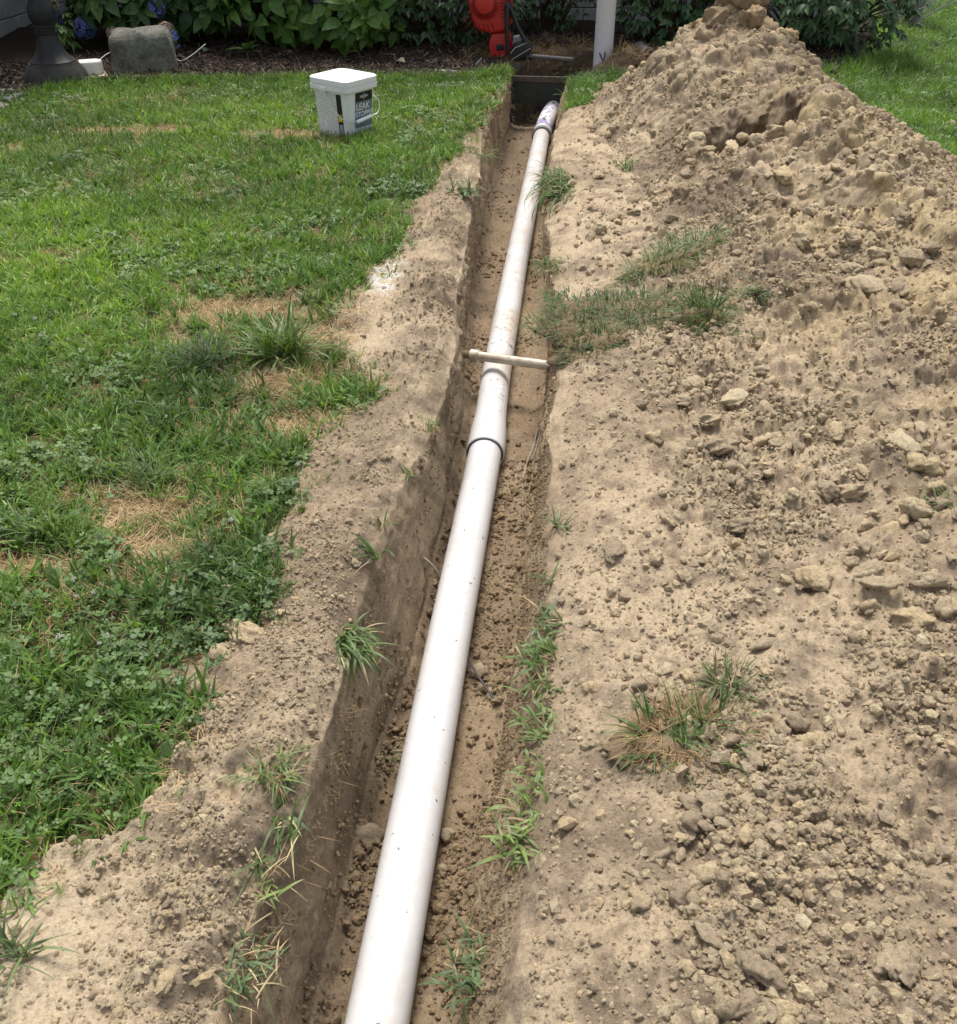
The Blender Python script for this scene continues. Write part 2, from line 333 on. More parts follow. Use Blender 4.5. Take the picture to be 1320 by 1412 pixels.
def ledge(x, y, cx, cy, wid, dep, run):
    """a broken-away hollow: a steep face at the back, its floor running out to the front"""
    ex = (x - cx) / wid; edge = cy - 0.12 * ex * ex - 0.09 * ex + 0.05 * fbm(x, y, 0.16, 2, 88); t = edge - y
    return -dep * sstep(1.05, 0.5, np.abs(ex) + 0.15 * fbm(x, y, 0.1, 2, 89)) * sstep(-0.035, 0.045, t) * sstep(run, 0.04, t)
def ledge_face(x, y, cx, cy, wid):
    ex = (x - cx) / wid; t = cy - 0.12 * ex * ex - 0.09 * ex + 0.05 * fbm(x, y, 0.16, 2, 88) - y
    return sstep(1.2, 0.8, np.abs(ex)) * sstep(-0.09, -0.04, t) * sstep(0.13, 0.06, t)
def mound_z(x, y, detail=1.0):
    x = np.asarray(x, float); y = np.asarray(y, float)
    wx = x + 0.10 * fbm(x, y, 0.6, 3, 51); wy = y + 0.10 * fbm(x, y, 0.6, 3, 52)
    d = wx - RX(wy); s = np.where(d > 0, np.maximum(RS(wy), 0.35), RS(wy))
    h = RH(wy) - s * (np.sqrt(d * d + 0.002) - 0.045) - 0.55 * np.maximum(-d - 0.46, 0) * sstep(3.6, 5.2, y) - 0.12 * np.maximum(d, 0) * sstep(4.5, 5.5, y)
    h = 0.05 * np.log1p(np.exp(np.clip(h / 0.05, -30, 30)))
    rp = np.hypot(x - 0.84, y - 6.2); h = h + 0.07 * np.exp(-(rp / 0.15) ** 2) + 0.07 * np.exp(-(rp / 0.30) ** 2) - 0.03 * sstep(0.1, 0.3, h)
    h = h + (0.05 * fbm(x, y, 0.42, 3, 55) + 0.035 * np.abs(fbm(x, y, 0.20, 2, 56))) * sstep(0.03, 0.2, h)
    face = np.maximum(ledge_face(x, y, 0.80, 5.04, 0.23), ledge_face(x, y, 0.99, 4.05, 0.20)); calm = 1 - 0.88 * face
    h = h + ledge(x, y, 0.80, 5.04, 0.23, 0.27, 0.42) + ledge(x, y, 0.99, 4.05, 0.20, 0.08, 0.30)
    up = sstep(0.10, 0.35, h); h = h + (domes(x, y, 0.17, 61, 0.55) * 0.55 + domes(x, y, 0.075, 62, 0.6) * 0.8 + 0.022 * np.abs(fbm(x, y, 0.07, 3, 63, 0.7))) * up * calm * detail
    pk = np.exp(-(rp / 0.17) ** 2); h = h + pk * domes(x, y, 0.09, 64, 0.8) * 0.5 * detail
    foot = sstep(0.10, 0.34, x + 0.10 * fbm(x, y, 0.3, 3, 57) + 0.25 * sstep(5.0, 6.2, y)) * sstep(2.3, 2.0, x + 0.25 * fbm(x, y, 0.4, 3, 58)) * sstep(7.75, 7.3, y)
    right = np.where((x > 1.2) & (y > 4.4), sstep(0.02, 0.09, h), 1.0)
    return base_z(x, y) + (dirt_disp(x, y) * calm * (1 - 0.3 * up) if detail else 0.012) - 0.045 + (h + 0.05) * foot * right - (1 - foot * right) * 0.05
def surf_z(x, y):
    return np.maximum(ground_z(x, y), mound_z(x, y))
def floor_z(x, y):
    return FLOOR_Z + 0.012 * fbm(x, y, 0.25, 3, 91) + 0.004 * fbm(x, y, 0.03, 3, 92) + domes(x, y, 0.05, 93, 0.45) * 0.30 + domes(x, y, 0.02, 94, 0.6) * 0.4

def yrows(y0, y1, k=0.0036, off=0.75):
    out = [y0]
    while out[-1] < y1: out.append(out[-1] + k * (out[-1] + off))
    out[-1] = y1; return np.array(out)
def build_ground():
    ys = yrows(0.15, 7.72); nr = len(ys)
    gl = np.concatenate([np.linspace(-6.0, -2.0, 70, endpoint=False), np.linspace(-2.0, -0.62, 130, endpoint=False), np.linspace(-0.62, 0, 130)])
    tl = gl + 0.0; X = []; Z = []; W = []; K = []
    Lw = LIPL(ys) + 0.012 * fbm(ys, ys * 0, 0.22, 3, 5); Fl = FLL(ys) + 0.006 * fbm(ys, ys * 0 + 2, 0.2, 3, 6); Fr = FLR(ys) + 0.008 * fbm(ys, ys * 0 + 4, 0.2, 3, 7); Rr = LIPR(ys) + 0.018 * fbm(ys, ys * 0 + 6, 0.18, 3, 8)
    nW, nF, nR = 55, 64, 60
    gr = np.concatenate([np.linspace(0, 0.55, 120, endpoint=False), np.linspace(0.55, 3.4, 120)])
    # left ground, shifted so that its last column is the lip
    a = (gl - (-6.0)) / 6.0; XL = -6.0 + (Lw[:, None] + 6.0) * (1 - (1 - a[None, :]) ** 1.0)
    YL = np.repeat(ys[:, None], len(gl), 1); ZL = ground_z(XL, YL)
    q = np.linspace(0, 1, nF)[None, :]; XF = Fl[:, None] + (Fr - Fl)[:, None] * q; YF = np.repeat(ys[:, None], nF, 1); ZF = floor_z(XF, YF)
    ZF = ZF + 0.03 * (sstep(0.12, 0, q) + sstep(0.85, 1.0, q))
    # left wall
    s = np.linspace(0, 1, nW + 2)[1:-1][None, :]; z0 = ZL[:, -1:]; prof = s ** 1.0
    XW = Lw[:, None] + (Fl - Lw)[:, None] * (prof ** 0.8); ZW = z0 + (ZF[:, :1] - z0) * s; YW = np.repeat(ys[:, None], nW, 1)
    wn = 0.012 * fbm(YW, ZW, 0.22, 3, 101) + 0.006 * fbm(YW * 0.35, ZW, 0.05, 3, 102) + 0.0025 * fbm(YW, ZW * 0.5, 0.015, 2, 103) + domes(YW, ZW, 0.06, 104, 0.5) * (0.25 + 0.4 * sstep(1.5, 3.0, YW)) * sstep(0.4, 0.0, s) + domes(YW, ZW, 0.022, 105, 0.5) * 0.6 * sstep(0.6, 0.0, s) + domes(YW, ZW, 0.05, 106, 0.22) * 0.3 + domes(YW, ZW, 0.014, 107, 0.25) * 0.4 + 0.004 * fbm(YW * 0.12, ZW, 0.012, 3, 108) + 0.012 * sstep(0.86, 0.95, s) * fbm(YW, ZW * 0, 0.1, 3, 109)
    XW = XW + wn * (0.5 + 0.5 * sstep(2.0, 3.6, YW)) * sstep(0, 0.08, s) * sstep(1.0, 0.9, s)
    # right wall: steep foot, worn shoulder
    s2 = np.linspace(0, 1, nR + 2)[1:-1][None, :]; XR0 = Rr[:, None] + np.zeros_like(YF[:, :1]); ZR0 = ground_z(XR0, YF[:, :1])
    XR = Fr[:, None] + (Rr - Fr)[:, None] * np.clip(0.30 * s2 + 0.70 * s2 ** 2.4, 0, 1); ZR = ZF[:, -1:] + (ZR0 - ZF[:, -1:]) * (s2 ** 0.92); YR = np.repeat(ys[:, None], nR, 1)
    wr = 0.014 * fbm(YR, ZR, 0.18, 3, 111) + 0.006 * fbm(YR, ZR, 0.04, 3, 112) + domes(YR, ZR, 0.03, 113, 0.4) * 0.3
    XR = XR - wr * sstep(0, 0.1, s2) * sstep(1.0, 0.9, s2); 
    XG = Rr[:, None] + (3.4 - Rr)[:, None] * (gr / 3.4)[None, :]; YG = np.repeat(ys[:, None], len(gr), 1); ZG = ground_z(XG, YG)
    X = np.concatenate([XL, XW, XF, XR, XG], 1); Z = np.concatenate([ZL, ZW, ZF, ZR, ZG], 1); Y = np.concatenate([YL, YW, YF, YR, YG], 1)
    dm = np.concatenate([dirtmask(XL, YL), np.ones_like(XW), np.ones_like(XF), np.ones_like(XR), dirtmask(XG, YG)], 1)
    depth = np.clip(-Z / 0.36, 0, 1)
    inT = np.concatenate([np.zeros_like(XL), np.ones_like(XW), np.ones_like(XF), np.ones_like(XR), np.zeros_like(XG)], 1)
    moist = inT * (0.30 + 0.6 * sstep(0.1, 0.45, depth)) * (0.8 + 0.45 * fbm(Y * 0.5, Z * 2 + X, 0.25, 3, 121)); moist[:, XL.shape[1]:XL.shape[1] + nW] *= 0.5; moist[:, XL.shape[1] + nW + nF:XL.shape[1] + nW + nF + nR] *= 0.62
    humus_dark = np.clip(inT * sstep(0.26, 0.06, depth + 0.10 * fbm(X * 0, Y, 0.12, 3, 132)) * 0.24 + sstep(0.05, 0.45, fbm(X, Y, 0.22, 3, 131)) * sstep(0.22, 0.03, np.abs(LIPL(Y) - 0.05 - X)) * 0.6, 0, 0.8)
    fl0 = XL.shape[1] + nW; humus_dark[:, fl0:fl0 + nF] += 0.40 + 0.25 * fbm(XF, YF, 0.25, 3, 133) + 0.45 * sstep(3.8, 6.8, YF); humus_dark = np.clip(humus_dark, 0, 0.85)  # whole trench floor darkened, more towards the far end
    thatch = 1 - dm
    pc = un(535, 388); powder = np.exp(-(((X - pc[0] + 0.02) / 0.075) ** 2 + ((Y - pc[1]) / 0.21) ** 2)) * 1.9 * (inT < 0.5)
    powder = np.clip(powder - 0.25, 0, 1)
    V = np.stack([X, Y, Z], -1).reshape(-1, 3)
    me = mesh_np('ground', V, grid_faces(nr, X.shape[1]), True, dict(earth=earth(X, Y, Z, 0, moist, humus_dark, thatch, powder)))
    return tag(obj('ground', me, M['dirt']), 'bare tan earth and lawn soil cut by a straight narrow trench', kind='structure')
build_ground()
def build_mound():
    ys = yrows(0.15, 2.2, 0.0039); ys = np.concatenate([ys[:-1], np.arange(2.2, 3.86, 0.0105), np.arange(3.86, 4.12, 0.005), np.arange(4.12, 4.80, 0.0105), np.arange(4.80, 5.20, 0.0032), np.arange(5.20, 5.9, 0.0105), np.arange(5.9, 6.1, 0.005), np.arange(6.1, 7.7, 0.0115)]); xs = [0.06]
    while xs[-1] < 2.6: xs.append(xs[-1] + 0.0042 + 0.0035 * max(0, xs[-1] - 0.7))
    xs = np.array(xs); X, Y = np.meshgrid(xs, ys); Zb = mound_z(X, Y, 0.0); rel = mound_z(X, Y) - Zb
    def soft(a):
        for _ in range(6): a = (a + np.roll(a, 1, 0) + np.roll(a, -1, 0) + np.roll(a, 1, 1) + np.roll(a, -1, 1)) / 5
        return a
    nx = -soft(np.gradient(Zb, axis=1) / np.gradient(X, axis=1)); ny = -soft(np.gradient(Zb, axis=0) / np.gradient(Y, axis=0)); nx = np.clip(nx, -0.9, 0.9); ny = np.clip(ny, -0.9, 0.9); nl = np.sqrt(nx * nx + ny * ny + 1)
    gy = np.gradient(Zb, axis=0) / np.gradient(Y, axis=0); k_ = rel / nl; X = X + nx * k_; Y = Y + ny * k_; Z = Zb + k_
    steep = sstep(0.8, 1.8, np.abs(gy)); X0, Y0 = X, Y
    steep = np.maximum(steep * 0.5, np.maximum(ledge_face(X0, Y0, 0.80, 5.04, 0.23), ledge_face(X0, Y0, 0.99, 4.05, 0.20)))
    Y = Y - steep * (domes(X0, Z, 0.07, 152, 0.7) * 0.7 + domes(X0, Z, 0.03, 154, 0.7) * 0.8 + 0.05 * fbm(X0, Z, 0.10, 4, 155, 0.65)); Z = Z + steep * 0.012 * fbm(X0, Y * 3, 0.04, 3, 156)
    for cx, cy, wid, pull in ((0.80, 5.04, 0.23, 0.10),):      # the crust hangs over the hollows
        ex = (X0 - cx) / wid; t = cy - 0.12 * ex * ex - 0.09 * ex + 0.05 * fbm(X0, Y0, 0.16, 2, 88) - Y0
        over = sstep(1.05, 0.5, np.abs(ex) + 0.15 * fbm(X0, Y0, 0.1, 2, 89)) * sstep(0.03, -0.02, t) * sstep(-0.20, -0.02, t); Y = Y - over * pull * (1 + 0.5 * fbm(X0, Y0, 0.06, 3, 90)); Z = Z - over * 0.02
    oc = np.clip(sstep(0.55, 1.1, X + 0.25 * fbm(X, Y, 0.5, 2, 141)) * sstep(1.2, 2.6, Y), 0, 1)
    hu_shade = 0.55 * sstep(0.0, 0.45, fbm(X, Y, 0.35, 4, 142)) * sstep(1.6, 3.4, Y) + 0.5 * np.exp(-(np.hypot(X - 0.84, Y - 6.1) / 0.22) ** 2)
    hu_shade = np.clip(hu_shade + 0.5 * np.exp(-(((X - 0.80) / 0.17) ** 2 + ((Y - 4.93) / 0.13) ** 2)) * 1.3, 0, 0.85)  # shade of the hollow painted into the soil colour
    me = mesh_np('dirt_mound', np.stack([X, Y, Z], -1).reshape(-1, 3), grid_faces(len(ys), len(xs)), True, dict(earth=earth(X, Y, Z, oc, 0, hu_shade)))
    return tag(obj('dirt_mound', me, M['dirt']), 'tall pointed heap of loose tan soil dug from the trench', 'dirt pile')
build_mound()

# ------------------------------------------------------------------ outer ground, far lawn soil, mulch bed
def outer_ground():
    b = MB(); z = -0.05
    for x0, x1, y0, y1 in ((-60, 60, -30, 0.15), (-60, -6.0, 0.15, 10.6), (3.4, 60, 0.15, 7.72), (1.75, 60, 7.72, 10.6), (-60, 60, 10.6, 80)):
        b.add([(x0, y0, z), (x1, y0, z), (x1, y1, z), (x0, y1, z)], [(0, 1, 2, 3)])
    n = NT('lawn_soil'); c = n.ramp(n.noise(9, 5, 0.7), [(0.35, (0.07, 0.085, 0.03)), (0.65, (0.13, 0.13, 0.055))])
    return tag(obj('lawn', b.mesh('lawn', False), n.fin(c, 0.95, None, 0.1)), 'flat lawn soil stretching away around the yard', kind='structure')
outer_ground()
def bed_front(x):
    return np.interp(x, [-6, -4.05, -3.86, -3.8, -3.5, -3.0, -2.2, -1.35, -0.62, -0.60], [6.0, 6.05, 6.5, 6.75, 7.12, 7.24, 7.36, 7.45, 7.52, 7.70])
def bed_z(x, y):
    x = np.asarray(x, float); y = np.asarray(y, float)
    z = 0.026 + 0.020 * fbm(x, y, 0.35, 3, 401) + 0.008 * fbm(x, y, 0.05, 3, 402) + 0.05 * sstep(8.0, 9.2, y)
    hole = sstep(0.40, 0.24, np.hypot((x + 0.30 - 0.42 * sstep(7.9, 8.5, y)) * 1.15, np.maximum(y - 8.25, 0) * 1.2) + 0.05 * fbm(x, y, 0.2, 3, 403))
    z = z - 0.42 * hole
    z = z - 0.25 * sstep(1.85, 2.0, x - 0.35 * np.maximum(y - 8.0, 0) + 0.05 * fbm(x, y, 0.3, 2, 404))
    z = z + 0.10 * np.exp(-(((x - 0.36) / 0.20) ** 2 + ((y - 8.15) / 0.22) ** 2))
    return z
def build_bed():
    xs = np.concatenate([np.linspace(-6, -1.2, 200, endpoint=False), np.linspace(-1.2, 0.9, 180, endpoint=False), np.linspace(0.9, 2.7, 60)]); t = np.linspace(0, 1, 150) ** 1.2
    X = np.repeat(xs[None, :], 150, 0); fr = bed_front(X); Y = fr + (10.4 - fr) * t[:, None]; Z = bed_z(X, Y); Z = Z - 0.5 * ((X > -0.66) & (X < -0.02) & (Y < 7.72)); Z[0] -= 0.05
    n = NT('mulch_soil'); c = n.ramp(n.noise(45, 5, 0.75), [(0.3, (0.018, 0.013, 0.011)), (0.55, (0.045, 0.032, 0.026)), (0.8, (0.085, 0.062, 0.05))])
    sub = n.ramp(n.noise(12, 4), [(0.35, (0.05, 0.036, 0.026)), (0.65, (0.12, 0.088, 0.06))])
    c = n.mix(n.attr('dug'), c, sub)
    nb = n.bump(n.noise(60, 4, 0.8), 0.9, 0.015)
    dug = np.clip(sstep(0.75, 0.45, np.hypot(X + 0.05, (Y - 8.2) * 0.9)), 0, 1)
    return tag(obj('mulch_bed', mesh_np('mulch_bed', np.stack([X, Y, Z], -1).reshape(-1, 3), grid_faces(150, len(xs)), True, dict(dug=dug)), n.fin(c, 0.95, nb, 0.1)), 'dark mulched planting bed along the house', kind='structure')
build_bed()

# ------------------------------------------------------------------ clods
def clod_mesh(name, seed, sub=2, flat=0.75, amp=0.28):
    bm = bmesh.new(); bmesh.ops.create_icosphere(bm, subdivisions=sub, radius=1.0); rs = np.random.default_rng(seed)
    V = np.array([v.co for v in bm.verts])
    for _ in range(9):                       # break flat faces off it
        d = rs.normal(size=3); d /= np.linalg.norm(d); cut = rs.uniform(0.62, 0.92); q = V @ d; V = V - np.maximum(q - cut, 0)[:, None] * d * 0.85
    n = V / np.linalg.norm(V, axis=1)[:, None]
    for k, fr in enumerate((1.7, 3.7, 7.5, 14.0)[:3 if sub < 4 else 4]):
        V = V + n * (amp * 0.62 ** k * fbm(V[:, 0] * fr + V[:, 2] * fr * 0.7 + seed * 3.1, V[:, 1] * fr - V[:, 2] * fr * 0.6 + seed, 1.0, 2, seed + k))[:, None]
    V[:, 2] *= flat; V[:, 0] *= rs.uniform(0.9, 1.35)
    for v, p in zip(bm.verts, V): v.co = p
    for f in bm.faces: f.smooth = sub > 2
    me = bpy.data.meshes.new(name); bm.to_mesh(me); bm.free(); return me
small = [(clod_mesh('crumb', 500 + k, 2 if k < 5 else 1, 0.8, 0.34), M['clod']) for k in range(8)]
damp_small = [(clod_mesh('damp_crumb', 520 + k, 2, 0.8, 0.36), M['damp_clod']) for k in range(4)]
def scatter_xy(n, x0, x1, y0, y1, near=1.0):
    u = RNG.random(n); y = ((y0 + 0.5) ** (1 - near) + u * ((y1 + 0.5) ** (1 - near) - (y0 + 0.5) ** (1 - near))) ** (1 / (1 - near)) - 0.5 if near != 1.0 else (y0 + 0.5) * ((y1 + 0.5) / (y0 + 0.5)) ** u - 0.5
    return x0 + RNG.random(n) * (x1 - x0), y
def crumbs():
    P = []; S = []
    def put(x, y, z, s): P.append(np.stack([x, y, z], -1)); S.append(s)
    def size(n, lo, hi, k=2.2): u = RNG.random(n); return (lo ** -k + u * (hi ** -k - lo ** -k)) ** (-1 / k)
    # right-hand spoil and heap
    x, y = scatter_xy(260000, 0.0, 2.3, 0.3, 7.6, 1.6); keep = (x < 0.95 + 0.30 * y) & (RNG.random(len(x)) < 0.10 + 0.9 * rough_mask(x, y) * sstep(-0.25, 0.4, fbm(x, y, 0.22, 3, 601)))
    x, y = x[keep], y[keep]; keep = (dirtmask(x, y) > 0.5) | ((x < 1.9) & (y < 7)); x, y = x[keep], y[keep]; s = size(len(x), 0.0022, 0.016) * (1 + 0.07 * y); put(x, y, surf_z(x, y) + s * 0.15, s)
    n_ = 40000; x = RNG.uniform(-0.1, 2.2, n_); y = RNG.uniform(2.4, 7.5, n_); keep = (x < 0.95 + 0.30 * y) & (x > LIPR(y) + 0.03) & (RNG.random(n_) < 0.04 + sstep(0.0, 0.45, fbm(x, y, 0.3, 3, 605)) * sstep(0.1, 0.5, x + 0.2 * sstep(5, 6, y)))
    x, y = x[keep], y[keep]; keep = (dirtmask(x, y) > 0.5) | ((x < 1.85) & (y < 6.9)); x, y = x[keep], y[keep]; s = size(len(x), 0.005, 0.032, 2.5); put(x, y, surf_z(x, y) + s * 0.1, s)
    # left bank
    x, y = scatter_xy(60000, -1.1, -0.42, 0.3, 7.0, 1.4); keep = (x < LIPL(y) - 0.01) & (dirtmask(x, y) > 0.5) & (RNG.random(len(x)) < (0.12 + sstep(-0.25, 0.3, fbm(x, y, 0.15, 3, 602))) * (1 - 0.85 * sandy(x, y)))
    x, y = x[keep], y[keep]; s = size(len(x), 0.002, 0.011, 2.5); put(x, y, ground_z(x, y) + s * 0.15, s)
    P = np.concatenate(P); S = np.concatenate(S); n = len(P)
    o = instancer('soil_crumbs', small, P, RNG.random((n, 3)) * 6.28 * np.array([0.12, 0.12, 1]), S, RNG.integers(0, 8, n), RNG.random(n)); tag(o, 'loose crumbs of dry tan soil strewn over the dug earth')
    P = []; S = []
    # trench floor
    x, y = scatter_xy(34000, -0.56, -0.08, 0.4, 7.6, 1.3); keep = (x > FLL(y) + 0.012) & (x < FLR(y) - 0.005) & (RNG.random(len(x)) < 0.12 + sstep(-0.1, 0.35, fbm(x, y, 0.2, 3, 603)))
    x, y = x[keep], y[keep]; s = size(len(x), 0.002, 0.016, 2.0); z = floor_z(x, y) + 0.03 * (sstep(0.05, 0, x - FLL(y)) + sstep(0.05, 0, FLR(y) - x)); put(x, y, z + s * 0.2, s)
    # crumbs sticking to the cut faces
    y = np.exp(RNG.uniform(math.log(0.9), math.log(8.0), 9000)) - 0.5; q = RNG.random(9000) ** 1.5; s = size(9000, 0.0018, 0.009, 2.4); k = RNG.random(9000) < 0.15 + sstep(-0.1, 0.4, fbm(y, q, 0.2, 3, 606))
    y, q, s = y[k], q[k], s[k]; put(LIPL(y) + (FLL(y) - LIPL(y)) * q ** 0.8 + 0.004, y, -0.03 - 0.31 * q, s)
    y = np.exp(RNG.uniform(math.log(0.9), math.log(8.0), 8000)) - 0.5; q = RNG.random(8000); s = size(8000, 0.0018, 0.009, 2.4); put(FLR(y) + (LIPR(y) - FLR(y)) * (0.3 * q + 0.7 * q ** 2.4) - 0.004, y, -0.33 + 0.29 * q ** 0.92, s)
    P = np.concatenate(P); S = np.concatenate(S); n = len(P)
    o = instancer('damp_crumbs', damp_small, P, RNG.random((n, 3)) * 6.28 * np.array([0.12, 0.12, 1]), S, RNG.integers(0, 4, n), RNG.random(n))
    return tag(o, 'damp brown crumbs littering the trench floor')
crumbs()
big = [clod_mesh('dirt_clod', 700 + k, 3, 0.85, 0.34) for k in range(7)] + [clod_mesh('dirt_clod', 720 + k, 2, 0.8, 0.42) for k in range(7)] + [clod_mesh('dirt_clod', 740 + k, 4, 0.9, 0.30) for k in range(7)]
for m_ in big: m_.materials.append(M['clod'])
QUEUE = []
def clod(px, py, size, label=None, sc=(1, 1, 1), group=None): QUEUE.append((px, py, size, label, sc, group))
def lay_clods():
    px = np.array([q[0] for q in QUEUE], float); py = np.array([q[1] for q in QUEUE], float); z = np.zeros(len(px))
    d = _f[None] * 1320 + _r[None] * (px - 660)[:, None] - _u[None] * (py - 706)[:, None]
    for _ in range(6):
        k = (z - CAM_H) / d[:, 2]; x = d[:, 0] * k; y = d[:, 1] * k; z = z + (surf_z(x, y) - z) * 0.8
    for i, (_, _, size, label, sc, group) in enumerate(QUEUE):
        o = bpy.data.objects.new('dirt_clod', big[random.randrange(7) + (14 if size > 0.028 else 0 if size > 0.016 else 7)]); COL.objects.link(o)
        o.location = (x[i], y[i], z[i] + size * sc[2] * 0.22); o.scale = (size * sc[0], size * sc[1], size * sc[2]); o.rotation_euler = (random.uniform(-.3, .3), random.uniform(-.3, .3), random.uniform(0, 6.28))
        tag(o, label, 'soil clod', group)
CL = [
 (1045, 1342, 0.040, 'big pointed tan clod with smaller lumps around it, low in the spoil', (1.2, 0.9, 0.9)),
 (1240, 1335, 0.062, 'largest rough grey-brown clod sunk in the soil by the lower right corner', (1.1, 0.9, 0.75)),
 (912, 1184, 0.021, 'upright oval pale clod standing beside a rounder one below the sod clump', (0.75, 1.3, 1.1)),
 (938, 1180, 0.017, 'smaller rounded clod touching the upright oval pale clod', (0.8, 1.1, 1)),
 (978, 1288, 0.026, 'flat crumbly clod above a pale angular lump', (1.2, 1.0, 0.6)),
 (980, 1312, 0.018, 'pale yellowish angular lump leaning below the flat crumbly clod', (1.3, 0.8, 0.8)),
 (820, 1298, 0.015, 'lone pale yellow pebble-like clod on smooth soil near the trench', (0.9, 1.1, 0.9)),
 (1002, 1392, 0.030, 'tall grey-brown clod cut by the bottom edge of the picture', (0.8, 0.9, 1.2)),
 (985, 1108, 0.034, 'broad flat slab-like clod directly below the grassy sod clump', (1.1, 1.0, 0.5)),
 (1035, 1042, 0.030, 'long grey clod at the right foot of the sod clump', (1.5, 0.7, 0.7)),
 (970, 1140, 0.020, 'whitish angular clod under the slab-like clod', (1.1, 0.8, 0.9)),
 (1068, 1150, 0.020, 'one of two joined round clods in the clod band below the sod clump', (1, 1, 1)),
 (1175, 680, 0.058, 'big ochre crumbly clod on the slope of the heap', (1.2, 0.8, 0.7)),
 (1190, 755, 0.045, 'ochre clod with overhanging edge just below the biggest ochre clod', (1.0, 0.9, 0.8)),
 (1118, 806, 0.040, 'lone yellowish clod in a dip of the spoil', (1.1, 0.9, 0.8)),
 (1060, 884, 0.028, 'flat yellow crumbly clod on bare smooth soil above the sod clump', (1.4, 0.7, 0.6)),
 (945, 560, 0.036, 'low grey clod on the smooth bank beyond the white coupling', (1.4, 0.8, 0.6)),
 (845, 760, 0.040, 'dark grey-brown clod pressed into the bank near the trench lip', (1.2, 0.9, 0.45)),
 (865, 348, 0.034, 'rounded brown clod on the bank above the overturned sod', (1.1, 0.9, 0.9)),
 (1090, 100, 0.070, 'knobbly lump on the skyline just beyond the crest of the heap', (1, 1, 1)),
 (1085, 58, 0.085, 'second caked knob just under the crown of the heap', (1.1, 0.9, 0.8)),
 (1020, 132, 0.060, 'flat shingle-like pale clod lying on the heap above its hollow', (1.2, 0.8, 0.4)),
 (1085, 104, 0.055, 'pale yellow flat clod near the top of the heap', (1.2, 0.8, 0.5)),
 (1120, 147, 0.050, 'angular block-like clod on the upper face of the heap', (1.3, 0.6, 0.7)),
 (1190, 395, 0.060, 'broad flat clod on the flank of the heap above the ochre clods', (1.5, 0.8, 0.5)),
 (1265, 640, 0.046, 'dark brown caked lump at the right edge of the picture', (1, 1, 0.8)),
 (1150, 600, 0.055, 'grey dome-shaped clod half buried on the lower flank of the heap', (1.2, 1, 0.7)),
 (1265, 860, 0.060, 'grey crusty clod overhanging a small hollow by the right edge', (1.3, 0.8, 0.7)),
]
for px, py, sz, lb, sc in CL: clod(px, py, sz * (0.78 if py < 560 or sz < 0.042 else 0.56), lb, (sc[0], sc[1], max(sc[2], 0.6)))
def clod_group(n, cen, lo, hi, label, group):
    for _ in range(n):
        cx, cy, rx, ry = random.choice(cen); px = random.gauss(cx, rx); py = random.gauss(cy, ry)
        if px > 1335 or py > 1420 or py < 100 or px < 785: continue
        s_ = lo * (hi / lo) ** (random.random() ** 1.7); clod(px, py, s_, label, (random.uniform(.9, 1.3), random.uniform(.7, 1.1), random.uniform(.6, 1.0)), group)
clod_group(110, [(1010, 1080, 60, 50), (1060, 1010, 40, 30), (960, 1170, 50, 40), (900, 1230, 40, 30), (1050, 1370, 60, 40), (900, 950, 60, 20)], 0.008, 0.022, 'small tan clod among the loose clods around the sod clump and below it', 'clods around the sod clump')
clod_group(90, [(1150, 700, 90, 50), (1240, 600, 60, 60), (1060, 640, 60, 40), (1200, 800, 80, 50), (1000, 560, 60, 40)], 0.014, 0.036, 'small crumbly clod on the lower slope of the heap', 'clods on the lower slope of the heap')
clod_group(80, [(1180, 300, 70, 60), (1050, 260, 60, 50), (950, 200, 50, 40), (1250, 400, 60, 80), (1120, 200, 60, 40), (850, 300, 40, 30)], 0.018, 0.048, 'lumpy clod lying on the upper flank of the heap', 'clods on the upper flank of the heap')
LB = [(325, 868, 0.030, 'cracked grey lump where the bare bank meets the lawn'), (345, 880, 0.034, 'second cracked lump leaning on the bank edge by the lawn'), (305, 905, 0.022, 'loose lump at the tip of the bare patch in the lawn'), (280, 1350, 0.012, 'round clod on the bank in the lower left'), (230, 1352, 0.015, 'brown rounded clod low on the left bank')]
for px, py, sz, lb in LB: clod(px, py, sz, lb, (1.3, 0.9, 0.7))
lay_clods()
M['crown_clod'] = dirt_mat('caked_soil', True, 0.78)
for k, (x, y, dz, sz, sc, lb) in enumerate([(0.83, 6.18, 0.03, 0.115, (1.0, 0.9, 1.15), 'topmost knob of caked brown soil crowning the heap'), (0.90, 6.06, 0.0, 0.095, (1.1, 0.9, 0.9), 'broad caked lump right under the topmost knob'), (0.75, 6.10, 0.0, 0.085, (1.0, 0.8, 0.9), 'caked lump on the left shoulder of the crown'), (0.99, 6.10, 0.0, 0.08, (1.0, 0.9, 0.9), 'rounded lump stepping down right of the crown'), (1.10, 6.05, 0.0, 0.065, (1.0, 0.9, 1.0), 'small knob on the right skyline below the crown'), (0.66, 6.15, 0.0, 0.06, (1.1, 0.9, 0.8), 'small lump on the left skyline below the crown')]):
    o = bpy.data.objects.new('dirt_clod', big[14 + k % 7].copy()); COL.objects.link(o); o.data.materials.clear(); o.data.materials.append(M['crown_clod'] if k < 6 else M['clod'])
    o.location = (x, y, float(mound_z(np.array([x]), np.array([y + (0.06 if k > 5 else 0)]))[0]) + dz); o.scale = (sz * sc[0], sz * sc[1], sz * sc[2]); o.rotation_euler = (0.2 * (k % 3 - 1), 0.25 * (k % 2), k * 1.7); tag(o, lb, 'soil clod')
